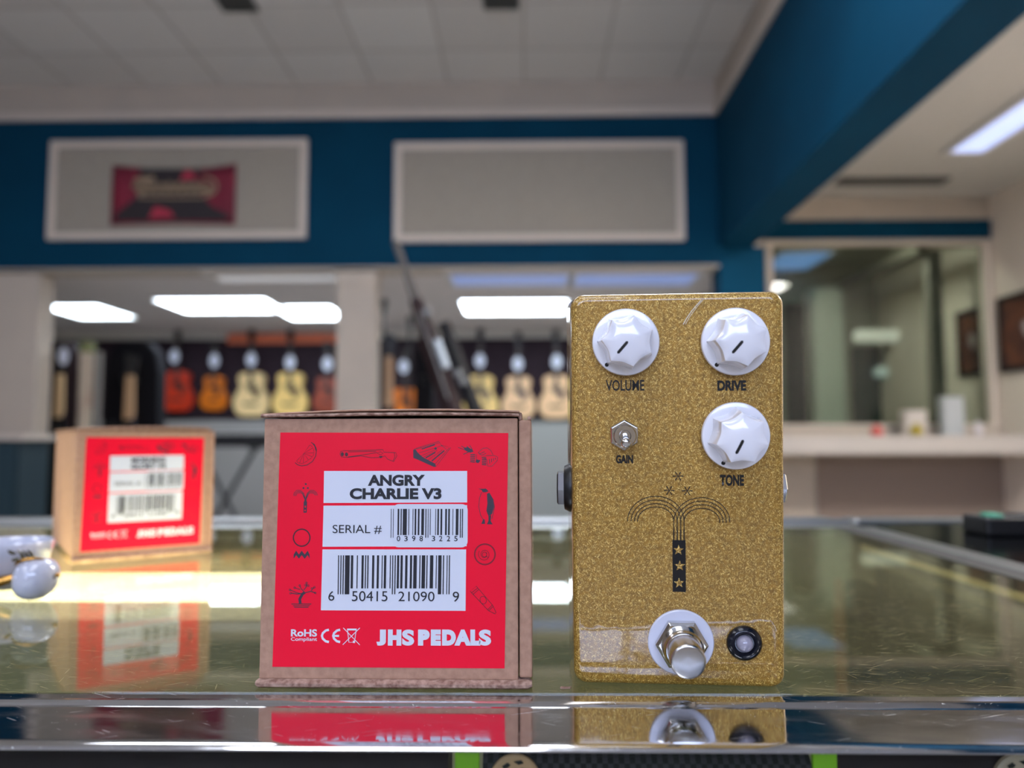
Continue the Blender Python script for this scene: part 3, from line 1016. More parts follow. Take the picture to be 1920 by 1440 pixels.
mic_stand(721, 560, 6.75, 'taller dark microphone stand right of the cream column')
mic_stand(769, 592, 7.08, 'shorter dark microphone stand beside the bassoon')
hanging_neck(722, 668, 738, 752, 6.45, mat('maple_dark', (176, 140, 104), .4), 'dark guitar with a tan neck just right of the cream column', None)
gig_bag(776, 642, 812, 7.3, mat('black_nylon', (26, 25, 28), .95, spec=.1), 'black gig bag standing behind the bassoon', None)

# ================================================================== DISPLAY COUNTER
GX0, GX1 = -1.3, .262
GY0, GY1 = .2345, .668
m_gtop = glass_material('counter_glass', (226, 230, 214), 0.045, 0.5, 0.035)
case = empty('display_case', 'glass topped display case with a polished metal rim carrying the pedal and boxes', 'display case', Matrix.Translation((0, 0, 0)))
MB().box(GX0, GX1, GY0, GY1, -.005, 0).build('glass_top', m_gtop, case)
# front rim: flat polished band, raised bead, plate, rounded nose
prof = [(GY0, -.0004), (.2287, -.0006), (.2283, -.0002), (.2276, .0003), (.2262, .0003), (.2252, -.0002), (.2246, -.0007), (.2, -.0008),
        (.1992, -.0004), (.1984, -.0004), (.1968, -.0005), (.1957, -.0009), (.1952, -.0014), (.1955, -.0019), (.1966, -.0022), (.206, -.0024), (.206, -.0045), (GY0, -.0055)]
rings = [[(x, y, z) for y, z in prof] for x in (GX0, .30)]
MB().loft(rings).build('front_rim', m_chrome, case, smooth=25)
MB().box(GX0, GX1 + .03, GY1, .765, -.012, .0).build('back_rim', m_alu, case, bevel=.002)
MB().box(GX0, GX1 + .03, .705, .716, .0, .003).build('back_bead', m_alu, case, bevel=.001)
MB().box(GX1, .278, GY0, GY1, -.006, .0005).build('side_gasket', mat('dark_gasket', (60, 58, 56), .4), case)
MB().box(.278, .296, GY0, GY1, -.012, .001).build('side_rim', m_alu, case, bevel=.0015)
MB().box(GX0, .29, .2018, .2058, -.45, -.0026).build('front_glass', glass_material('front_glass', (235, 240, 235), 0.0, 0.0, .012), case)
MB().box(GX0, .29, .655, .665, -.6, -.006).build('back_panel', mat('olive_panel', (190, 184, 154), .6, noise=(9, (178, 172, 146))), case)
MB().box(GX0, .29, .21, .654, -.34, -.33).build('shelf', mat('olive_shelf', (140, 138, 120), .5), case)
MB().box(GX0, .30, .2, .76, FLOOR, -.6).build('base_cabinet', mat('grey_laminate', (120, 116, 110), .6), case)
MB().box(-1.2, .26, .2225, .2335, -.0115, -.0062).build('added_fill_strip', mat('added_fill', (240, 236, 220), .4, emit=(255, 240, 210), estr=1.4), case)  # unseen strip added under the rim to brighten the case interior
# LED strip inside
MB().box(-1.15, -.125, .442, .524, -.026, -.0165).build('light_housing', m_alu, case)
MB().box(-1.15, -.125, .445, .521, -.0165, -.0135).build('light_strip', mat('warm_led', (255, 244, 220), .4, emit=(255, 238, 208), estr=LED_L), case)
MB().box(.279, .289, .24, .70, -.0165, -.0125).build('side_light_strip', mat('side_led', (240, 226, 190), .4, emit=(250, 226, 170), estr=.85), case)

# neighbouring case on the right
c2 = empty('display_case', 'second glass topped case at right carrying the black card reader', 'display case', Matrix.Translation((.9, .5, 0)))
MB().box(-.598, .6, -.3, .22, -.008, -.001).build('glass_top', mat('smoked_counter_glass', (12, 13, 14), .12, spec=.02), c2)
MB().box(-.598, .6, .22, .25, -.01, .001).build('back_rim', m_alu, c2, bevel=.002)
MB().box(-.598, .6, -.3, .25, FLOOR, -.012).build('base_cabinet', mat('dark_laminate', (56, 54, 52), .6), c2)

p0, p1 = on_z(1852, 1004), on_z(1990, 1004)
dv = empty('card_reader', 'flat black card reader with a green light at the right edge', 'card reader', Matrix.Translation((p0.x, p0.y, -.001)))
w = p1.x - p0.x
MB().box(0, w, 0, .036, 0, .0145).build('case', m_black, dv, bevel=.002)
MB().box(.006, .016, .004, .02, .0146, .0170).build('green_light', mat('green_led', (60, 160, 130), .4, emit=(70, 190, 150), estr=.12), dv, bevel=.001)
MB().box(.034, w - .01, .012, .032, .0146, .016).build('keypad', mat('grey_keypad', (40, 40, 46), .5), dv)

# things kept inside the case
stp = at_y(1572, 1085, .6)
e = empty('wooden_stick', 'tan wooden stick standing inside the case, right of the pedal', 'stick', Matrix.Translation((stp.x, .6, -.33)))
MB().tube([(0, 0, 0), (0, 0, .33 + stp.z - .02), (0, 0, .33 + stp.z)], [.0042, .0042, .003], 14).build('shaft', mat('tan_wood', (214, 164, 128), .5, noise=(60, (180, 128, 96))), e, smooth=True)
MB().tube([(0, 0, .2), (0, 0, .215)], .0045, 14).build('blue_band', mat('blue_band', (110, 130, 170), .5), e, smooth=True)
q = at_y(1592, 1090, .62)
tag(MB().box(q.x, q.x + .014, .60, .63, -.329, q.z).build('black_case', mat('black_leatherette', (28, 26, 24), .6), bevel=.002),
    'narrow black upright case behind the tan stick', 'case')
q = at_y(1552, 1128, .6)
tag(MB().lathe([(.002, -.006), (.006, -.003), (.006, .003), (.002, .006)], lambda a, b, h: (q.x + a, .6 + h, -.33 + .0062 + b), 16).build('pink_ball', mat('pink_rubber', (190, 60, 100), .5)),
    'small pink puck on the shelf beside the tan stick', 'puck')


# straps hung right behind the front glass
def strap(px0, px1, pytop, Y, m, label, lines=()):
    x0, x1, z0, z1 = rect_at(px0, pytop, px1, 1440, Y)
    e = empty('guitar_strap', label, 'guitar strap', Matrix.Translation(((x0 + x1) / 2, Y, z1)), 'straps behind the front glass')
    w = (x1 - x0) / 2
    rings = []
    for k in range(9):
        a = k / 8 * pi
        rings.append((0.006 * cos(a) + .006, .004 * sin(a) - .004))
    pf = [(0, -.11)] + [(y, z) for y, z in reversed(rings)] + [(.012, -.11)]
    MB().loft([[(x, y, z) for y, z in pf] for x in (-w, w)]).build('strap_band', m, e, smooth=30)
    for (a, b, zz, th, mm) in lines:
        MB().box(a * w, b * w, -.0009, -.0001, zz - th, zz).build('stitch_line', mm, e)
    return e


def woven():
    m = bpy.data.materials.new('black_weave')
    m.use_nodes = True
    nt = m.node_tree
    b = nt.nodes['Principled BSDF']
    tc = nd(nt, 'ShaderNodeTexCoord')
    ck = nd(nt, 'ShaderNodeTexChecker')
    ck.inputs['Scale'].default_value = 700
    ck.inputs['Color1'].default_value = lin((12, 12, 15))
    ck.inputs['Color2'].default_value = lin((52, 50, 56))
    nt.links.new(tc.outputs['Object'], ck.inputs['Vector'])
    nt.links.new(ck.outputs[0], b.inputs['Base Color'])
    b.inputs['Roughness'].default_value = .6
    b.inputs['Specular IOR Level'].default_value = .15
    return m


SY = .2085
wine = mat('wine_leather', (34, 20, 26), .6, spec=.15)
tan = mat('tan_stitch', (150, 112, 84), .6)
orange = mat('orange_stitch', (226, 140, 50), .5)
yel = mat('yellow_stitch', (232, 170, 40), .5)
strap(-30, 840, 1412, SY, wine, 'dark wine strap at the lower left behind the front glass',
      ((-1, 1, -.0052, .0003, tan), (-1, .6, -.0075, .0003, tan), (.35, .62, -.0042, .0012, orange)))
strap(905, 1522, 1412, SY, woven(), 'black woven strap between the two green tabs')
strap(1575, 1960, 1412, SY, wine, 'dark wine strap at the lower right behind the front glass',
      ((-.85, -.3, -.0045, .0008, yel), (-.15, .45, -.0045, .0008, yel), (-1, 1, -.0075, .0003, tan)))
lime = mat('lime_plastic', (150, 212, 20), .45)
for px, lab in ((876, 'lime green tab under the brown box, left one'), (1546, 'lime green tab right of the woven strap')):
    x0, x1, z0, z1 = rect_at(px - 23, 1408, px + 23, 1440, SY)
    tag(MB().prism(rrect(-(x1 - x0) / 2, (x1 - x0) / 2, -.05, 0, .0008), face_T((x0 + x1) / 2, z1, SY + .0012), 0, .0016).build('green_tab', lime, bevel=.0003), lab, 'tab')
for px, lab, col in ((966, 'round wooden disc with dark grain marks under the gap', (222, 170, 128)), (1905, 'round pinkish disc at the lower right corner', (200, 170, 150))):
    c = at_y(px, 1460, SY)
    rr = .0066
    e = empty('wooden_disc', lab, 'disc', Matrix.Translation((c.x, SY, c.z)))
    MB().lathe([(rr * .9, 0), (rr, .0005), (rr, .0016), (rr * .9, .002)], face_T(), 40).build('disc', mat('disc_%d' % px, col, .5), e, smooth=30)
    MB().prism([(-.0034, .0040), (-.0020, .0049), (-.0012, .0043), (-.0019, .0036), (-.0029, .0034)], face_T(), .0021, .0023).prism(
        [(-.0004, .0052), (.0016, .0055), (.0022, .0048), (.0009, .0044)], face_T(), .0021, .0023).prism(
        [(.0016, .0036), (.0036, .0030), (.0040, .0014), (.0030, .0012), (.0024, .0026)], face_T(), .0021, .0023).build('dark_marks', m_ink, e)

# ================================================================== CARDBOARD BOX (front)
BOXM = Matrix.Translation((-.0415, .2384, 0)) @ Matrix.Rotation(radians(-.54), 4, 'Z')
BW2, BZ0, BZ1, BDEP = .0786 / 2, .0025, .0812, .124


def cardboard_box(mw, label, title, group):
    box = empty('cardboard_box', label, 'box', mw, group)
    P = lambda px, py: (lambda q: (q.x, q.z))(local_plane(BOXM, px, py))
    w = BW2
    MB().box(-w, w, 0, BDEP, BZ0, BZ1).build('carton', m_kraft, box, bevel=.0004)
    # bottom flap sticking out under the front, with rounded left corner
    fl = [[(x, y, z) for y, z in ((.004, .0003), (-.001, .0002 + .0001 * sin(x * 900)), (-.0021, .0009), (-.0022, .0018), (-.0012, .0026), (.004, .0026))]
          for x in [-w - .0008, -w + .0002] + [(-w + (2 * w) * i / 14) for i in range(1, 14)] + [w + .0028, w + .0041]]
    fl[0] = [(x, y * .5, .0014 + (z - .0014) * .6) for x, y, z in fl[0]]
    fl[-1] = [(x, y * .5, .0014 + (z - .0014) * .6) for x, y, z in fl[-1]]
    MB().loft(fl).build('bottom_flap', m_kraft_edge, box, smooth=40)
    # slightly bulged two-ply lid
    def bulge(t):
        return .0007 * sin(pi * min(max((t ** 1.4 + .03) / 1.06, 0), 1))
    n = 26
    for lay, (zz, th, out) in enumerate(((.0004, .0010, .0014), (.0016, .0007, .0009))):
        rg = []
        for i in range(n + 1):
            t = i / n
            x = -w - .0008 + t * (2 * w + .0012)
            z = BZ1 + zz + bulge(t) * (.8 if lay == 0 else 1.0) + random.uniform(-.00005, .00005)
            o = out * (0.2 if lay and t < .06 else 1) + random.uniform(-.00015, .00015)
            if lay:
                z -= .0007 * max(0, 1 - t / .3)
            rg.append([(x, BDEP, z), (x, -o * .6, z), (x, -o, z + th * .35), (x, -o, z + th * .7), (x, -o * .5, z + th), (x, BDEP, z + th)])
        MB().loft(rg).build('lid_layer', m_kraft if lay else m_kraft_edge, box, smooth=40)
    # right hand side wall of the mailer, its edge turned to the viewer
    sd = MB().box(w + .0003, w + .0042, .0006, BDEP, .0030, BZ1 - .0006)
    sd.build('side_flap', m_kraft, box, bevel=.0006)
    MB().box(w + .0002, w + .0012, .0012, .02, BZ1 - .0006, BZ1 + .0018).box(w + .0030, w + .0041, .0012, .02, BZ1 - .0006, BZ1 + .0006).build('torn_tab', m_kraft_edge, box, bevel=.0003)
    # ---- red label
    T = face_T()
    lab = MB().prism([P(526, 811), P(953, 812), P(946, 1253), P(511, 1250)], T, .00005, .00016).build('red_label', m_red, box)
    def panel(name, pts, h0=.0002):
        return MB().prism([P(*q) for q in pts], T, h0 - .00004, h0).build(name, m_label_white, lab)
    panel('white_panel', ((608, 883), (876, 883), (876, 942), (607, 943)))
    panel('white_panel', ((607, 948), (876, 947), (875, 1024), (605, 1025)))
    panel('white_panel', ((605, 1030), (874, 1030), (873, 1145), (602, 1144)))
    # serial sticker with cut corners
    a, b = P(736, 1026), P(877, 945)
    MB().prism(rrect(a[0], b[0], a[1], b[1], .0018), T, .00018, .00026).build('serial_sticker', mat('sticker_paper', (208, 213, 224), .4), lab)

    def tx(name, s, px0, py0, px1, py1, m, bold=0.0, h=.0003):
        a, b = P(px0, py1), P(px1, py0)
        text(name, s, (a[0], b[0], a[1], b[1]), m, lab, h, bold)
    ang = title
    tx('title_text', ang[0], *ang[1], m_label_ink, .045)
    tx('title_text', ang[2], *ang[3], m_label_ink, .045)
    tx('serial_text', 'SERIAL #', 624, 984, 716, 1001, m_label_ink, .0)
    for i, ch in enumerate('03983225'):
        cx = (744.5, 758.5, 773, 787, 810, 823.5, 838, 852)[i] + 3
        tx('serial_digit', ch, cx - 3.2, 1004.5, cx + 3.2, 1014.5, m_label_ink, .01, .00036)
    bars = MB()
    for c, wd, lng in ((734, 1, 1), (738, 1, 1), (747.5, 3, 0), (752.7, 2, 0), (759.5, 7.6, 0), (767, 1.3, 0), (774.7, 1.2, 0), (779.5, 3, 0), (785.5, 3, 0), (793, 5, 0),
                       (799, 1.8, 1), (803.2, 1.2, 1), (807.3, 1.2, 0), (817.3, 1.2, 0), (822, 3, 0), (828, 3.2, 0), (836.7, 3.2, 0), (842.3, 3, 0), (849.5, 1.2, 0),
                       (857.5, 5, 0), (863.7, 1.8, 1), (867.5, 1.8, 1)):
        z = 1008 if lng else 1003
        bars.prism([P(c - wd / 2, 954), P(c + wd / 2, 954), P(c - .6 + wd / 2, z), P(c - .6 - wd / 2, z)], T, .00027, .00034)
    bars.build('barcode', m_label_ink, lab)
    bars = MB()
    K = 290 / 1920
    for l, r_, lng in ((228, 240, 1), (258, 270, 1), (287, 300, 1), (315, 372, 1), (388, 416, 0), (461, 473, 0), (520, 546, 0), (563, 576, 0), (592, 606, 0), (651, 677, 0),
                       (710, 736, 0), (770, 781, 0), (798, 826, 0), (871, 882, 0), (900, 912, 1), (930, 943, 1), (960, 986, 0), (1003, 1030, 0), (1061, 1089, 0),
                       (1120, 1146, 0), (1163, 1205, 0), (1237, 1250, 0), (1266, 1309, 0), (1325, 1338, 0), (1368, 1409, 0), (1442, 1453, 0), (1470, 1511, 1),
                       (1529, 1542, 1), (1575, 1585, 1), (1603, 1616, 1)):
        x0, x1 = 600 + l * K, 600 + r_ * K
        z = 1114 if lng else 1103
        bars.prism([P(x0, 1041), P(x1, 1041), P(x1 - 1, z), P(x0 - 1, z)], T, .00022, .0003)
    bars.build('barcode', m_label_ink, lab)
    tx('barcode_digits', '6', 616, 1108, 627.5, 1126, m_label_ink, .0)
    tx('barcode_digits', '50415', 660, 1108, 727, 1127, m_label_ink, .0)
    tx('barcode_digits', '21090', 747, 1109, 815, 1127, m_label_ink, .0)
    tx('barcode_digits', '9', 849, 1109, 861, 1128, m_label_ink, .0)
    tx('compliance_text', 'RoHS', 546, 1179.5, 595, 1193, m_label_white, .03)
    tx('compliance_text', 'Compliant', 546, 1194.5, 595, 1203, m_label_white, .012)
    # maker lettering, tightly set: each letter its own width
    for ch, x0, x1 in (('J', 706, 724), ('H', 727.5, 753), ('S', 754, 777), ('P', 784, 806), ('E', 808, 827), ('D', 829, 855), ('A', 852, 884), ('L', 882, 901), ('S', 898, 921)):
        tx('maker_letter', ch, x0, 1180, x1, 1210, m_label_white, .055 if ch == 'S' else .085)
    # CE mark and crossed bin
    s = (P(601, 0)[0] - P(600, 0)[0])
    ic = MB()
    pp = lambda L: [P(*q) for q in L]
    ic.ribbon(pp([(617, 1180.5), (611, 1182), (605.5, 1187), (604, 1192), (605.5, 1197), (611, 1202), (617, 1203.5)]), 4 * s, T, .0002)
    ic.ribbon(pp([(638, 1180.5), (632, 1182), (626.5, 1187), (625, 1192), (626.5, 1197), (632, 1202), (638, 1203.5)]), 4 * s, T, .0002)
    ic.ribbon(pp([(627, 1192), (636, 1192)]), 3.4 * s, T, .00021)
    ic.ribbon(pp([(644, 1177), (675, 1209)]), 1.2 * s, T, .0002).ribbon(pp([(675, 1177), (643, 1208.5)]), 1.2 * s, T, .00021)
    ic.ribbon(pp([(651, 1180), (669, 1180)]), 3 * s, T, .00022).ribbon(pp([(652, 1182), (654.5, 1204), (665, 1204), (668, 1182)]), 1.3 * s, T, .00022)
    ic.ribbon(pp([(662, 1203), (666, 1203)]), 4 * s, T, .00023)
    ic.build('compliance_marks', m_label_white, lab)

    # ---- little drawings around the panel
    H = .0002

    def icon(name, strokes, polys=(), m=m_icon_ink, lw=1.0):
        mb = MB()
        for k, L in enumerate(strokes):
            cl = False
            wd = lw
            if isinstance(L, tuple):
                L, wd = L
            if L[0] == L[-1]:
                L = L[:-1]
                cl = True
            mb.ribbon(pp(L), wd * s, T, H + (k % 5) * .000004, cl)
        for L in polys:
            mb.prism(pp(L), T, H - .00003, H + .00003)
        mb.build(name, m, lab)
    Z1 = lambda x, y: (480 + x / 5.143, 740 + y / 5.143)       # from the close-up views
    Z2 = lambda x, y: (740 + x / 5.143, 740 + y / 5.143)
    Z3 = lambda x, y: (480 + x / 4.8, 1000 + y / 4.8)
    Z4 = lambda x, y: (740 + x / 4.8, 1000 + y / 4.8)
    Zc = lambda x, y: (760 + x / 10.1, 820 + y / 10.1)
    # citrus wedge
    c = (462, 566)
    st = []
    rim = [Z1(533, 460), Z1(565, 480), Z1(585, 530), Z1(578, 590), Z1(545, 645), Z1(495, 678), Z1(440, 686), Z1(400, 675), Z1(380, 655)]
    st.append((rim, 1.3))
    angs = [(520, 485), (552, 512), (562, 560), (545, 600), (508, 630), (458, 662), (420, 662), (392, 640)]
    for k in range(len(angs) - 1):
        a, b = angs[k], angs[k + 1]
        m_ = ((a[0] + b[0]) / 2 * 1.02 - c[0] * .02, (a[1] + b[1]) / 2 * 1.02 - c[1] * .02)
        st.append(([Z1(*c), Z1(*a), Z1(*m_), Z1(*b), Z1(*c)], .7))
    icon('citrus_drawing', st, [[Z1(530, 458), Z1(560, 472), Z1(584, 512), Z1(578, 545), Z1(566, 500), Z1(545, 472)]])
    # double barrel
    icon('shotgun_drawing', [
        [Z1(818, 548), Z1(850, 541), Z1(1170, 533), Z1(1225, 530), Z1(1235, 555), Z1(1350, 560), Z1(1360, 590), Z1(1330, 645), Z1(1270, 622), Z1(1245, 590), Z1(1210, 605), Z1(1110, 608), Z1(1010, 590), Z1(880, 605), Z1(825, 600), Z1(812, 575), Z1(818, 548)],
        [Z1(890, 552), Z1(1160, 545)], [Z1(890, 600), Z1(1000, 585), Z1(1170, 558)], [Z1(1170, 565), Z1(1200, 580), Z1(1228, 565), Z1(1200, 550), Z1(1170, 565)],
        [Z1(1335, 560), Z1(1340, 600), Z1(1322, 640)]],
        [[Z1(834 + 15 * cos(a), 574 + 20 * sin(a)) for a in [k * pi / 8 for k in range(16)]], [Z1(874 + 15 * cos(a), 576 + 20 * sin(a)) for a in [k * pi / 8 for k in range(16)]],
         [Z1(1185, 593), Z1(1222, 590), Z1(1205, 615)]], lw=.9)
    # mixing desk
    icon('mixing_desk_drawing', [
        ([Zc(155, 240), Zc(190, 215), Zc(640, 75), Zc(680, 150), Zc(860, 195), Zc(580, 555), Zc(155, 385), Zc(155, 240)], .8),
        [Zc(205, 225), Zc(655, 100)], [Zc(245, 300), Zc(690, 160)], [Zc(300, 350), Zc(560, 240)], [Zc(340, 380), Zc(600, 250)], [Zc(430, 430), Zc(700, 240)],
        ([Zc(500, 450), Zc(740, 250)], 2.2), ([Zc(385, 390), Zc(570, 285)], 2.0), ([Zc(310, 222), Zc(560, 140)], 1.8), [Zc(570, 500), Zc(830, 200)], [Zc(680, 150), Zc(780, 230)]],
        [[Zc(155, 240), Zc(195, 225), Zc(240, 295), Zc(340, 380), Zc(570, 500), Zc(580, 555), Zc(545, 560), Zc(155, 385)],
         [Zc(545, 215), Zc(575, 180), Zc(605, 215), Zc(575, 240)]], m=m_icon_grey, lw=.7)
    # buggy with a trailing flame
    st = [([Zc(1380, 290), Zc(1430, 240), Zc(1480, 205), Zc(1550, 200), Zc(1620, 250), Zc(1660, 330)], .9),
          ([Zc(1440, 370), Zc(1560, 345), Zc(1690, 345), Zc(1750, 375), Zc(1740, 440), Zc(1640, 545), Zc(1560, 545), Zc(1545, 420), Zc(1440, 370)], .9),
          ([Zc(1340, 320), Zc(1350, 420), Zc(1420, 440)], .9), ([Zc(1000, 190), Zc(1130, 240), Zc(1290, 270)], 1.0), [Zc(1380, 290), Zc(1450, 340), Zc(1530, 300)], [Zc(1400, 320), Zc(1500, 270)]]
    for k in range(5):
        st.append(([Zc(1230, 330 + k * 32), Zc(1320, 325 + k * 36)], 1.7))
        st.append(([Zc(1450, 385 + k * 32), Zc(1535, 390 + k * 33)], 1.7))
    for k in range(4):
        st.append(([Zc(1590 + k * 40, 410 - k * 8), Zc(1600 + k * 34, 500 - k * 26)], 1.2))
    for a_, b_ in (((1060, 165), (1200, 240)), ((1100, 320), (1220, 270)), ((1160, 165), (1240, 230)), ((1150, 300), (1250, 250)), ((1220, 150), (1270, 230))):
        st.append(([Zc(*a_), Zc(*b_)], 1.2))
    icon('buggy_drawing', st, [[Zc(1100, 200), Zc(1180, 185), Zc(1270, 230), Zc(1290, 270), Zc(1230, 290), Zc(1150, 260)], [Zc(1340, 420), Zc(1420, 445), Zc(1380, 490), Zc(1330, 470)]], m=m_icon_grey)
    # small fountain
    st = []
    for k in range(3):
        o = k * 12
        st.append(([Z1(365 + o, 975), Z1(370 + o, 945 + o * .3), Z1(395 + o * .6, 922 + o), Z1(430, 922 + o), Z1(462 - o * .5, 950 + o * .3), Z1(480 - o * .3, 1010), Z1(478 - o * .4, 1040)], .9))
        st.append(([Z1(595 - o, 970), Z1(585 - o, 945 + o * .3), Z1(560 - o * .6, 924 + o), Z1(525, 922 + o), Z1(495 + o * .5, 950 + o * .3), Z1(478 + o * .3, 1010), Z1(476 + o * .4, 1040)], .9))
    pol = [[Z1(462, 1030), Z1(494, 1030), Z1(490, 1137), Z1(460, 1137)]]
    for (a, b) in ((482, 862), (460, 900), (502, 900)):
        pol.append([Z1(a + 10 * cos(q), b + 10 * sin(q)) for q in [k * pi / 4 for k in range(8)]])
    icon('fountain_drawing', st, pol, m=m_icon_grey)
    MB().prism([P(*Z1(472, 1090)), P(*Z1(484, 1090)), P(*Z1(484, 1070)), P(*Z1(472, 1070))], T, H + .00004, H + .00008).prism(
        [P(*Z1(470, 1124)), P(*Z1(482, 1124)), P(*Z1(482, 1108)), P(*Z1(470, 1108))], T, H + .00004, H + .00008).build('fountain_dots', m_red, lab)
    # ring over a zigzag
    icon('ring_drawing', [(arc(566, 1008, 15.5, 16, 0, 360, 28)[:-1] + [arc(566, 1008, 15.5, 16, 0, 360, 28)[0]], 2.2)])
    zz = [(341, 190), (363, 155), (388, 190), (413, 155), (440, 190), (467, 155), (483, 190), (485, 227), (467, 195), (440, 228), (413, 195), (388, 227), (365, 195), (341, 225)]
    icon('zigzag_drawing', [], [[Z3(*q) for q in zz]], m=m_icon_grey)
    # bonsai
    st = [([Z3(400, 630), Z3(395, 590), Z3(420, 545), Z3(440, 530)], 5), ([Z3(440, 535), Z3(495, 520), Z3(535, 535)], 1.6), ([Z3(425, 540), Z3(370, 545), Z3(315, 535)], 1.6),
          ([Z3(420, 545), Z3(360, 530), Z3(310, 508)], 1.2), ([Z3(440, 530), Z3(410, 500), Z3(395, 470)], 1.4), ([Z3(430, 510), Z3(455, 480), Z3(460, 450)], 1.5), ([Z3(495, 520), Z3(525, 485)], 1.2),
          ([Z3(400, 505), Z3(350, 490)], 1.2), ([Z3(320, 635), Z3(500, 635)], 1.4), ([Z3(335, 650), Z3(485, 650)], 1.3), ([Z3(345, 664), Z3(475, 664)], 1.3)]
    for (a, b) in ((535, 535), (312, 538), (308, 508), (395, 468), (457, 445), (527, 485), (350, 488), (472, 470), (505, 495), (445, 465)):
        st.append(([Z3(a + 8 * cos(q), b + 8 * sin(q)) for q in [k * pi / 4 for k in range(8)]] + [Z3(a + 8, b)], 1.0))
    icon('bonsai_drawing', st, [[Z3(318, 634), Z3(500, 634), Z3(475, 667), Z3(342, 667)]][:0], m=m_icon_grey)
    # penguin
    icon('penguin_drawing', [([Z2(838, 940), Z2(818, 1000), Z2(812, 1080), Z2(828, 1160), Z2(850, 1200), Z2(868, 1205)], 1.0), ([Z2(915, 955), Z2(950, 1010), Z2(962, 1080), Z2(950, 1150), Z2(935, 1200)], 1.0)],
         [[Z2(808, 905), Z2(845, 908), Z2(880, 905), Z2(905, 930), Z2(880, 940), Z2(850, 940), Z2(840, 920)],
          [Z2(890, 955), Z2(915, 945), Z2(945, 1000), Z2(958, 1080), Z2(940, 1150), Z2(905, 1170), Z2(885, 1120), Z2(895, 1050)],
          [Z2(905, 1170), Z2(930, 1160), Z2(925, 1215), Z2(945, 1250), Z2(890, 1248), Z2(905, 1215)], [Z2(855, 1198), Z2(868, 1205), Z2(872, 1245), Z2(835, 1245)]], m=m_icon_grey)
    # at sign button
    a0 = arc(0, 0, 1, 1, 0, 360, 30)
    ring = lambda r: [(740 + (812 + r * x) / 4.8, 1000 + (188 + r * y) / 4.8) for x, y in a0]
    R1, R2 = ring(95), ring(88)
    spiral = [(740 + (808 + (20 if t < 20 else 20 + (t - 20) * 1.15) * cos(t * .32)) / 4.8, 1000 + (190 + (22 if t < 20 else 22 + (t - 20) * 1.15) * sin(t * .32)) / 4.8) for t in range(0, 52)]
    icon('at_button_drawing', [(R1[:-1] + [R1[0]], 1.0), (R2[:-1] + [R2[0]], .8), (spiral[20:], .8), (spiral[:20], .9),
                               ([(740 + 828 / 4.8, 1000 + 170 / 4.8), (740 + 828 / 4.8, 1000 + 212 / 4.8), (740 + 845 / 4.8, 1000 + 214 / 4.8)], .9)])
    # crayon
    icon('crayon_drawing', [[Z4(680, 520), Z4(735, 475), Z4(885, 650), Z4(912, 712), Z4(905, 724), Z4(845, 695), Z4(680, 520)], [Z4(690, 535), Z4(750, 490)], [Z4(705, 548), Z4(760, 502)],
                            [Z4(838, 685), Z4(878, 645)], [Z4(848, 695), Z4(888, 655)],
                            [Z4(797 + 40 * cos(q) * .5 - 35 * sin(q) * .6, 600 + 40 * cos(q) * .7 + 20 * sin(q)) for q in [k * pi / 9 for k in range(18)]] + [Z4(797 + 20, 600 + 28)]], lw=.9)
    return box


cardboard_box(BOXM, 'brown cardboard box with a crisp red label, nearest the viewer, left of the pedal',
              ('ANGRY', (690, 890, 797, 911), 'CHARLIE V3', (656, 915, 828, 936)), 'boxes with red labels')
B2M = Matrix.Translation((-.2469, .5008, 0)) @ Matrix.Rotation(radians(36.6), 4, 'Z') @ Matrix.Translation((0, 0, 0))
cardboard_box(B2M, 'brown cardboard box with a red label, turned askew and blurred farther back',
              ('MORNING', (682, 890, 806, 911), 'GLORY V4', (680, 915, 808, 936)), 'boxes with red labels')

# ================================================================== PEDAL
PM = Matrix.Translation((.0461, .24, .0002)) @ Matrix.Rotation(-.06636, 4, 'Z') @ Matrix.Rotation(.0904, 4, 'X')
PW, PH, PD = .0630, .1186, .035
ped = empty('effects_pedal', 'gold sparkle effects pedal with white knobs standing upright on the counter', 'effects pedal', PM)
Q = lambda px, py: (lambda q: (q.x, q.z))(local_plane(PM, px, py))
TP = face_T()
rings = []
R = .0040
F = .0022
for k in range(6):
    a = k / 5 * pi / 2
    ins = F * (1 - sin(a))
    dep = F * (1 - cos(a))
    rings.append([(x, dep, z) for x, z in rrect(-PW / 2 + ins, PW / 2 - ins, ins, PH - ins, max(R - ins * .6, .001))])
for dep, ex in ((.015, .0007), (.0305, .0016)):
    b = dep * .0904
    rings.append([(x, dep, z) for x, z in rrect(-PW / 2 - ex, PW / 2 + ex, -b, PH + ex, R)])
MB().loft(rings).build('enclosure', m_gold, ped, smooth=30)
b0 = .0307 * .0904
b1 = PD * .0904
MB().loft([[(x, .0307, z) for x, z in rrect(-PW / 2 - .0016, PW / 2 + .0016, -b0, PH + .0016, R)],
           [(x, PD, z) for x, z in rrect(-PW / 2 - .0016, PW / 2 + .0016, -b1, PH + .0016, R)]]).build('back_plate', m_gold, ped)


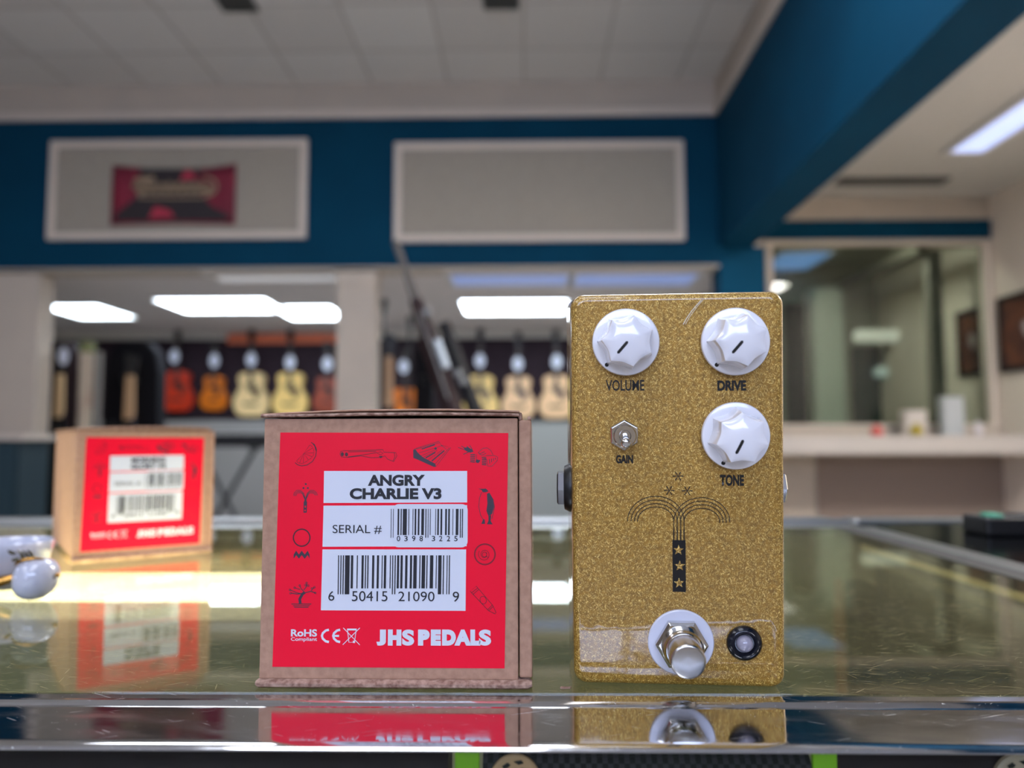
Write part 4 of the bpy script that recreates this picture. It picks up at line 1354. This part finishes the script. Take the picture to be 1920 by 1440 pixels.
def knob(px, py, ang, name_label):
    cx, cz = Q(px, py)
    T = face_T(cx, cz)
    r = .0100
    k = MB()
    k.lathe([(r * .97, .0009), (r, .0014), (r, .0024), (r * .975, .0029), (r * .9, .0031), (r * .72, .0033)], T, 64)
    n = 7 * 16
    a0 = radians(ang)

    def ring(Rr, h, depth=.17):
        return [T(Rr * (1 - depth * abs(sin(3.5 * th)) ** .9) * cos(th + a0), Rr * (1 - depth * abs(sin(3.5 * th)) ** .9) * sin(th + a0), h)
                for th in [2 * pi * i / n for i in range(n)]]
    H = .0118
    k.loft([ring(.0086, .003), ring(.0080, .0065), ring(.0075, H - .0004), ring(.0074, H - .0001), ring(.0072, H)] +
           [ring(.0072 * s, H + .0014 * (1 - s * s), .17 * s ** 2.5) for s in (.92, .84, .76, .68, .6, .5, .4, .3, .2, .1, .02)])
    ob = k.build('control_knob', m_cream_plastic, ped, smooth=38)
    ob['label'] = name_label
    d = Vector((cos(a0), sin(a0)))
    nrm = Vector((-d.y, d.x))
    # pointer slot
    P_ = MB()
    L0, L1, wd = .0002, .0047, .00042
    dome = lambda p: H + .0014 * (1 - min(1, (p.length / .0072)) ** 2)
    sec = []
    for i in range(15):
        t = -1 + 2 * i / 14
        q = d * (L0 + (L1 - L0) * i / 14)
        ww = wd * sqrt(max(1 - max(abs(t) - .8, 0) ** 2 / .04, .02))
        a_, b_ = q + nrm * ww, q - nrm * ww
        sec.append([T(a_.x, a_.y, dome(q) - .0003), T(a_.x, a_.y, dome(q) + .00005), T(b_.x, b_.y, dome(q) + .00005), T(b_.x, b_.y, dome(q) - .0003)])
    P_.loft(sec)
    P_.build('pointer_line', m_ink, ob)
    c = d * .0088
    MB().lathe([(.0006, .0028), (.0006, .00318)], face_T(cx + c.x, cz + c.y), 16).build('indicator_dot', m_ink, ob)


knob(1172.5, 642, 229.5, 'white volume knob')
knob(1376, 641, 230.5, 'white drive knob')
knob(1376.5, 816, 244.5, 'white tone knob')


def ptext(s, px0, py0, px1, py1, bold):
    a, b = Q(px0, py1), Q(px1, py0)
    text('lettering', s, (a[0], b[0], a[1], b[1]), m_ink, ped, .00006, bold)


ptext('VOLUME', 1136, 712, 1208, 733, .015)
ptext('DRIVE', 1345, 713, 1399, 733, .05)
ptext('TONE', 1350, 890, 1395, 911, .05)
ptext('GAIN', 1155, 853, 1187, 869, .05)
# dashed reflective edges are left to the ink's gloss

ps = Q(1001, 900)[0] - Q(1000, 900)[0]
Z7 = lambda x, y: (1040 + x / 4, 760 + y / 4)
em = MB()
qq = lambda L: [Q(*p) for p in L]
for (cx, cy) in ((925, 531), (859, 639), (994, 641)):
    for k in range(3):
        a = radians(60 * k)
        for sg in (1, -1):
            dx, dy = cos(a) * sg, sin(a) * sg
            nx, ny = -dy, dx
            em.prism(qq([Z7(cx + nx * 1.5, cy + ny * 1.5), Z7(cx + dx * 40 + nx * 4.5, cy + dy * 36 + ny * 4.5), Z7(cx + dx * 40 - nx * 4.5, cy + dy * 36 - ny * 4.5), Z7(cx - nx * 1.5, cy - ny * 1.5)]),
                     TP, .00003 + k * .00001, .00006 + k * .00001)
stems = (893, 919, 945, 970)
for k, (xe, ye, top) in enumerate(((547, 862, 682), (573, 866, 710), (599, 869, 737), (622, 873, 762))):
    xs = stems[3 - k]
    c = (xe + xs) / 2
    rx = (xs - xe) / 2
    base = 868
    pts = [Z7(xe, ye)] + [Z7(c + rx * cos(t), base - (base - top) * sin(t)) for t in [pi - pi * j / 40 for j in range(41)]] + [Z7(xs, 940), Z7(xs, 1012)]
    em.ribbon(qq(pts), 1.4 * ps, TP, .00004 + k * .000004)
for k, (xe, ye, top) in enumerate(((1312, 878, 692), (1287, 880, 718), (1262, 882, 745), (1237, 882, 772))):
    xs = stems[k]
    c = (xe + xs) / 2
    rx = (xe - xs) / 2
    base = 872
    pts = [Z7(xe, ye)] + [Z7(c + rx * cos(t), base - (base - top) * sin(t)) for t in [pi * j / 40 for j in range(41)]] + [Z7(xs, 940), Z7(xs, 1012)]
    em.ribbon(qq(pts), 1.4 * ps, TP, .00006 + k * .000004)
for xs in stems:
    em.ribbon(qq([Z7(xs, 930), Z7(xs, 1012)]), 2.1 * ps, TP, .00008)
em.prism(qq([Z7(883, 1010), Z7(982, 1012), Z7(984, 1400), Z7(885, 1397)]), TP, .00003, .00007)
emb = em.build('fountain_emblem', m_ink, ped)
for (cx, cy, rot) in ((928, 1085, 2), (938, 1204, 0), (933, 1332, -2)):
    st = []
    for k in range(10):
        a = radians(-90 + 36 * k + rot)
        r = 41 if k % 2 == 0 else 17
        st.append(Z7(cx + r * cos(a), cy + r * sin(a)))
    MB().prism(qq(st), TP, .00007, .00012).build('emblem_star', m_gold, emb)

# a reflection in the lacquer beside the drive knob, painted as pale strokes
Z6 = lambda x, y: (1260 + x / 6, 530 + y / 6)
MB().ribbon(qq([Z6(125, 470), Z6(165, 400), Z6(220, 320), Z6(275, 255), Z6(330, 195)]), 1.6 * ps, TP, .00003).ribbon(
    qq([Z6(150, 470), Z6(195, 390), Z6(245, 320), Z6(300, 250), Z6(350, 192)]), .9 * ps, TP, .00003).build('lacquer_reflection', mat('painted_reflection', (206, 196, 178), .4), ped)

# toggle switch
cx, cz = Q(1170, 815)
T = face_T(cx, cz)
tg = MB().lathe([(.0047, .0002), (.0047, .0018), (.0043, .0022)], T, n=6, phase=pi / 6 + pi / 3).build('toggle_switch', m_nickel, ped, bevel=.0001)
MB().lathe([(.0034, .0021), (.0034, .0048), (.0031, .0052), (.0018, .0052), (.0016, .0046)], T, 36, cap1=True).build('bushing', m_nickel, tg, smooth=30)
MB().tube([T(0, .0, .0045), T(.0, -.0005, .0065), T(0, -.0013, .0095), T(0, -.0016, .0104), T(0, -.0018, .0111), T(0, -.00185, .0114)],
          [.0009, .001, .0013, .0015, .0013, .0006], 20).build('lever', m_nickel, tg, smooth=60)

# foot switch
cx, cz = Q(1276, 1203)
T = face_T(cx, cz)
fs = MB().lathe([(.0098, .0001), (.0098, .0008), (.0095, .0011), (.006, .0011)], T, 64).build('footswitch', mat('white_washer', (206, 208, 222), .35), ped, smooth=40)
fs['label'] = 'steel foot switch on a white plastic washer'
MB().lathe([(.0078, .0012), (.0078, .0034), (.0069, .0040)], T, n=6, phase=0).build('hex_nut', m_nickel, fs, bevel=.00012)
pr = [(.0061, .004)]
for k in range(5):
    pr += [(.0061, .0042 + k * .0006), (.0057, .0045 + k * .0006)]
pr += [(.0056, .0076), (.0051, .0082)]
MB().lathe(pr, T, 48).build('threaded_collar', m_nickel, fs, smooth=50)
MB().lathe([(.0050, .008), (.0050, .0158), (.0049, .0162), (.0046, .0165), (.0042, .0166), (.001, .01655)], T, 64).build('plunger', chrome_material('turned_steel', (196, 194, 192), .22, scr=False), fs, smooth=40)

# indicator lamp
cx, cz = Q(1395, 1205)
T = face_T(cx, cz)
ld = MB().lathe([(.0052, .0001), (.0052, .0008), (.0047, .0016), (.0040, .0019), (.0034, .0016), (.0030, .0008), (.0028, .0006)], T, 48).build('lamp_bezel', mat('black_bezel', (18, 20, 28), .15), ped, smooth=40)
MB().lathe([(.0025, .0006), (.0024, .0016), (.002, .0024), (.0012, .003), (.0002, .0032)], T, 32).build('lamp_lens', mat('smoky_lens', (150, 146, 160), .12, coat=.6), ld, smooth=60)


# sockets on the sides
def side_socket(px, py, sgn, parts, depth):
    q = local_plane(PM, px, py, 0, sgn * (PW / 2 + .0008))
    T = lambda a, b, h: (sgn * (PW / 2 + .0004 + h), depth + a, q.z + b)
    first = None
    for nm, prof, mm, n in parts:
        o = MB().lathe(prof, T, n=n).build(nm, mm, first or ped, smooth=False if n == 6 else 40)
        first = first or o


side_socket(1062, 1052, -1, (('jack_socket', [(.0078, 0), (.0078, .0006), (.0070, .0022), (.0060, .0024)], m_black, 48),
                             ('socket_nut', [(.0058, .0024), (.0058, .0042), (.0052, .0046), (.0030, .0046)], chrome_material('dark_steel_nut', (92, 92, 96), .35, scr=False), 6)), .0165)
side_socket(1476, 928, 1, (('jack_socket', [(.0062, 0), (.0062, .0005), (.0056, .0010)], m_nickel, 48),
                           ('socket_nut', [(.0052, .001), (.0052, .0032), (.0046, .0036), (.0026, .0036)], m_nickel, 6)), .0165)
side_socket(1476, 1070, 1, (('jack_socket', [(.0056, 0), (.0056, .0005), (.005, .0010)], m_black, 48),
                            ('socket_nut', [(.0046, .001), (.0046, .0022), (.004, .0025), (.0026, .0025)], m_nickel, 6)), .0165)

# ================================================================== white ceramic figurine
fp = on_z(66, 1124)
fg = empty('ceramic_figurine', 'white glazed ceramic figurine with gold details at the left edge of the counter', 'figurine', Matrix.Translation((fp.x, fp.y, 0)))
m_cer = mat('white_glaze', (190, 192, 206), .12, coat=.6)
m_gilt = mat('gilt', (190, 140, 70), .2, 1.0)
KF = fp.y / FPX * 1.0
# hollow round body behind
MB().lathe([(.0095, .0002), (.0125, .002), (.0165, .006), (.0198, .012), (.0213, .018), (.0222, .0228), (.0217, .0236), (.0207, .0230), (.0192, .017), (.016, .009), (.002, .007)],
           lambda a, b, h: (-.035 + a, .029 + b, h), 56).build('body', m_cer, fg, smooth=60)
# round head in front
hd = MB()
rg = []
for k in range(15):
    a = -pi / 2 + pi * k / 14
    r = .0099 * cos(a) ** .85 if cos(a) > 1e-6 else .0002
    z = .0098 + .0097 * (abs(sin(a)) ** .9) * (1 if sin(a) > 0 else -1)
    rg.append([((max(r, .0002)) * (1 + .06 * sin(a)) * cos(t) + .002 * sin(a) * .6, max(r, .0002) * sin(t), z) for t in [2 * pi * j / 32 for j in range(32)]])
hd.loft(rg)
h_ = hd.build('head', m_cer, fg, smooth=70)
MB().tube([(-.0075, -.0045, .0168), (-.005, -.0058, .0183), (-.0015, -.0052, .0195), (.002, -.004, .0198), (.005, -.002, .0188)], [.0004, .0007, .0008, .0006, .0004], 10).build('gilt_band', m_gilt, h_, smooth=True)
MB().lathe([(.0001, -.0012), (.001, -.0006), (.0012, 0), (.001, .0006), (.0001, .0012)], lambda a, b, c: (.0108 + a, b - .001, .0115 + c), 16).build('gilt_knob', m_gilt, h_, smooth=True)
for (a, b) in ((-.0045, .0152), (-.0015, .0178), (.003, .0178), (.0055, .0162), (-.004, .0118), (.0015, .0115)):
    yy = -sqrt(max(.0099 ** 2 - a * a - (b - .0098) ** 2, 1e-6)) * 1.02
    MB().lathe([(.0001, -.0005), (.0005, 0), (.0001, .0005)], lambda p, q, c: (a + p, yy - c * .6, b + q), 12).build('glaze_bead', mat('pearl_bead', (240, 240, 255), .05, coat=1), h_, smooth=True)
# gilt clasp and dark painted stripes on the body
MB().tube([(-.030, .007, .0058), (-.023, .006, .0068), (-.0165, .007, .0085), (-.0125, .009, .0105)], [.0022, .0028, .002, .0008], 12).build('gilt_clasp', m_gilt, fg, smooth=True)
BC = Vector((fp.x - .035, fp.y + .029, 0))
BPROF = [(.0095, .0002), (.0125, .002), (.0165, .006), (.0198, .012), (.0213, .018), (.0222, .0228)]


def on_body(zx, zy):
    """point of the round body met through a spot of the close-up, in the figurine's own axes"""
    d = ray(zx / 7.58, 960 + zy / 7.58)
    r = .019
    for _ in range(6):
        o = EYE - BC
        A, B_, C_ = d.x ** 2 + d.y ** 2, o.x * d.x + o.y * d.y, o.x ** 2 + o.y ** 2 - r * r
        t = (-B_ - sqrt(max(B_ * B_ - A * C_, 0))) / A
        q = EYE + d * t
        z = min(max(q.z, .0003), .0227)
        for (r0, z0), (r1, z1) in zip(BPROF, BPROF[1:]):
            if z0 <= z <= z1:
                r = r0 + (r1 - r0) * (z - z0) / (z1 - z0) + .0001
    return q - Vector((fp.x, fp.y, 0))


olive = mat('dark_olive_glaze', (84, 78, 56), .25)
for L, rads in (([(235, 545), (290, 580), (325, 640), (332, 700), (318, 760), (290, 800), (255, 805), (228, 798)], [.0003, .0006, .0008, .0008, .0008, .001, .0012, .0006]),
                ([(318, 552), (360, 580), (392, 620), (412, 665), (418, 700)], [.0003, .0005, .0006, .0006, .0003]),
                ([(392, 545), (430, 570), (455, 605), (466, 640)], [.0003, .0006, .0007, .0004]),
                ([(110, 545), (150, 570), (190, 590), (225, 590)], [.0003, .0009, .0008, .0004]),
                ([(168, 690), (200, 680), (235, 672), (262, 690)], [.0005, .0011, .0012, .0005])):
    MB().tube([on_body(*q) for q in L], rads, 8).build('painted_stripe', olive, fg, smooth=True)

# tiny torn paper scraps beside the box on the glass
for (px, py, lab) in ((1060, 1291, 'tiny torn brown paper scrap on the glass left of the pedal'),):
    q = on_z(px, py)
    tag(MB().prism([(-.0016, -.0006), (-.0004, -.0009), (.0014, -.0004), (.0018, .0004), (.0002, .0002), (-.0012, .0006)], lambda a, b, h: (q.x + a, q.y + b, h), .0001, .0005).build(
        'paper_scrap', m_kraft_edge), lab, 'paper scrap')
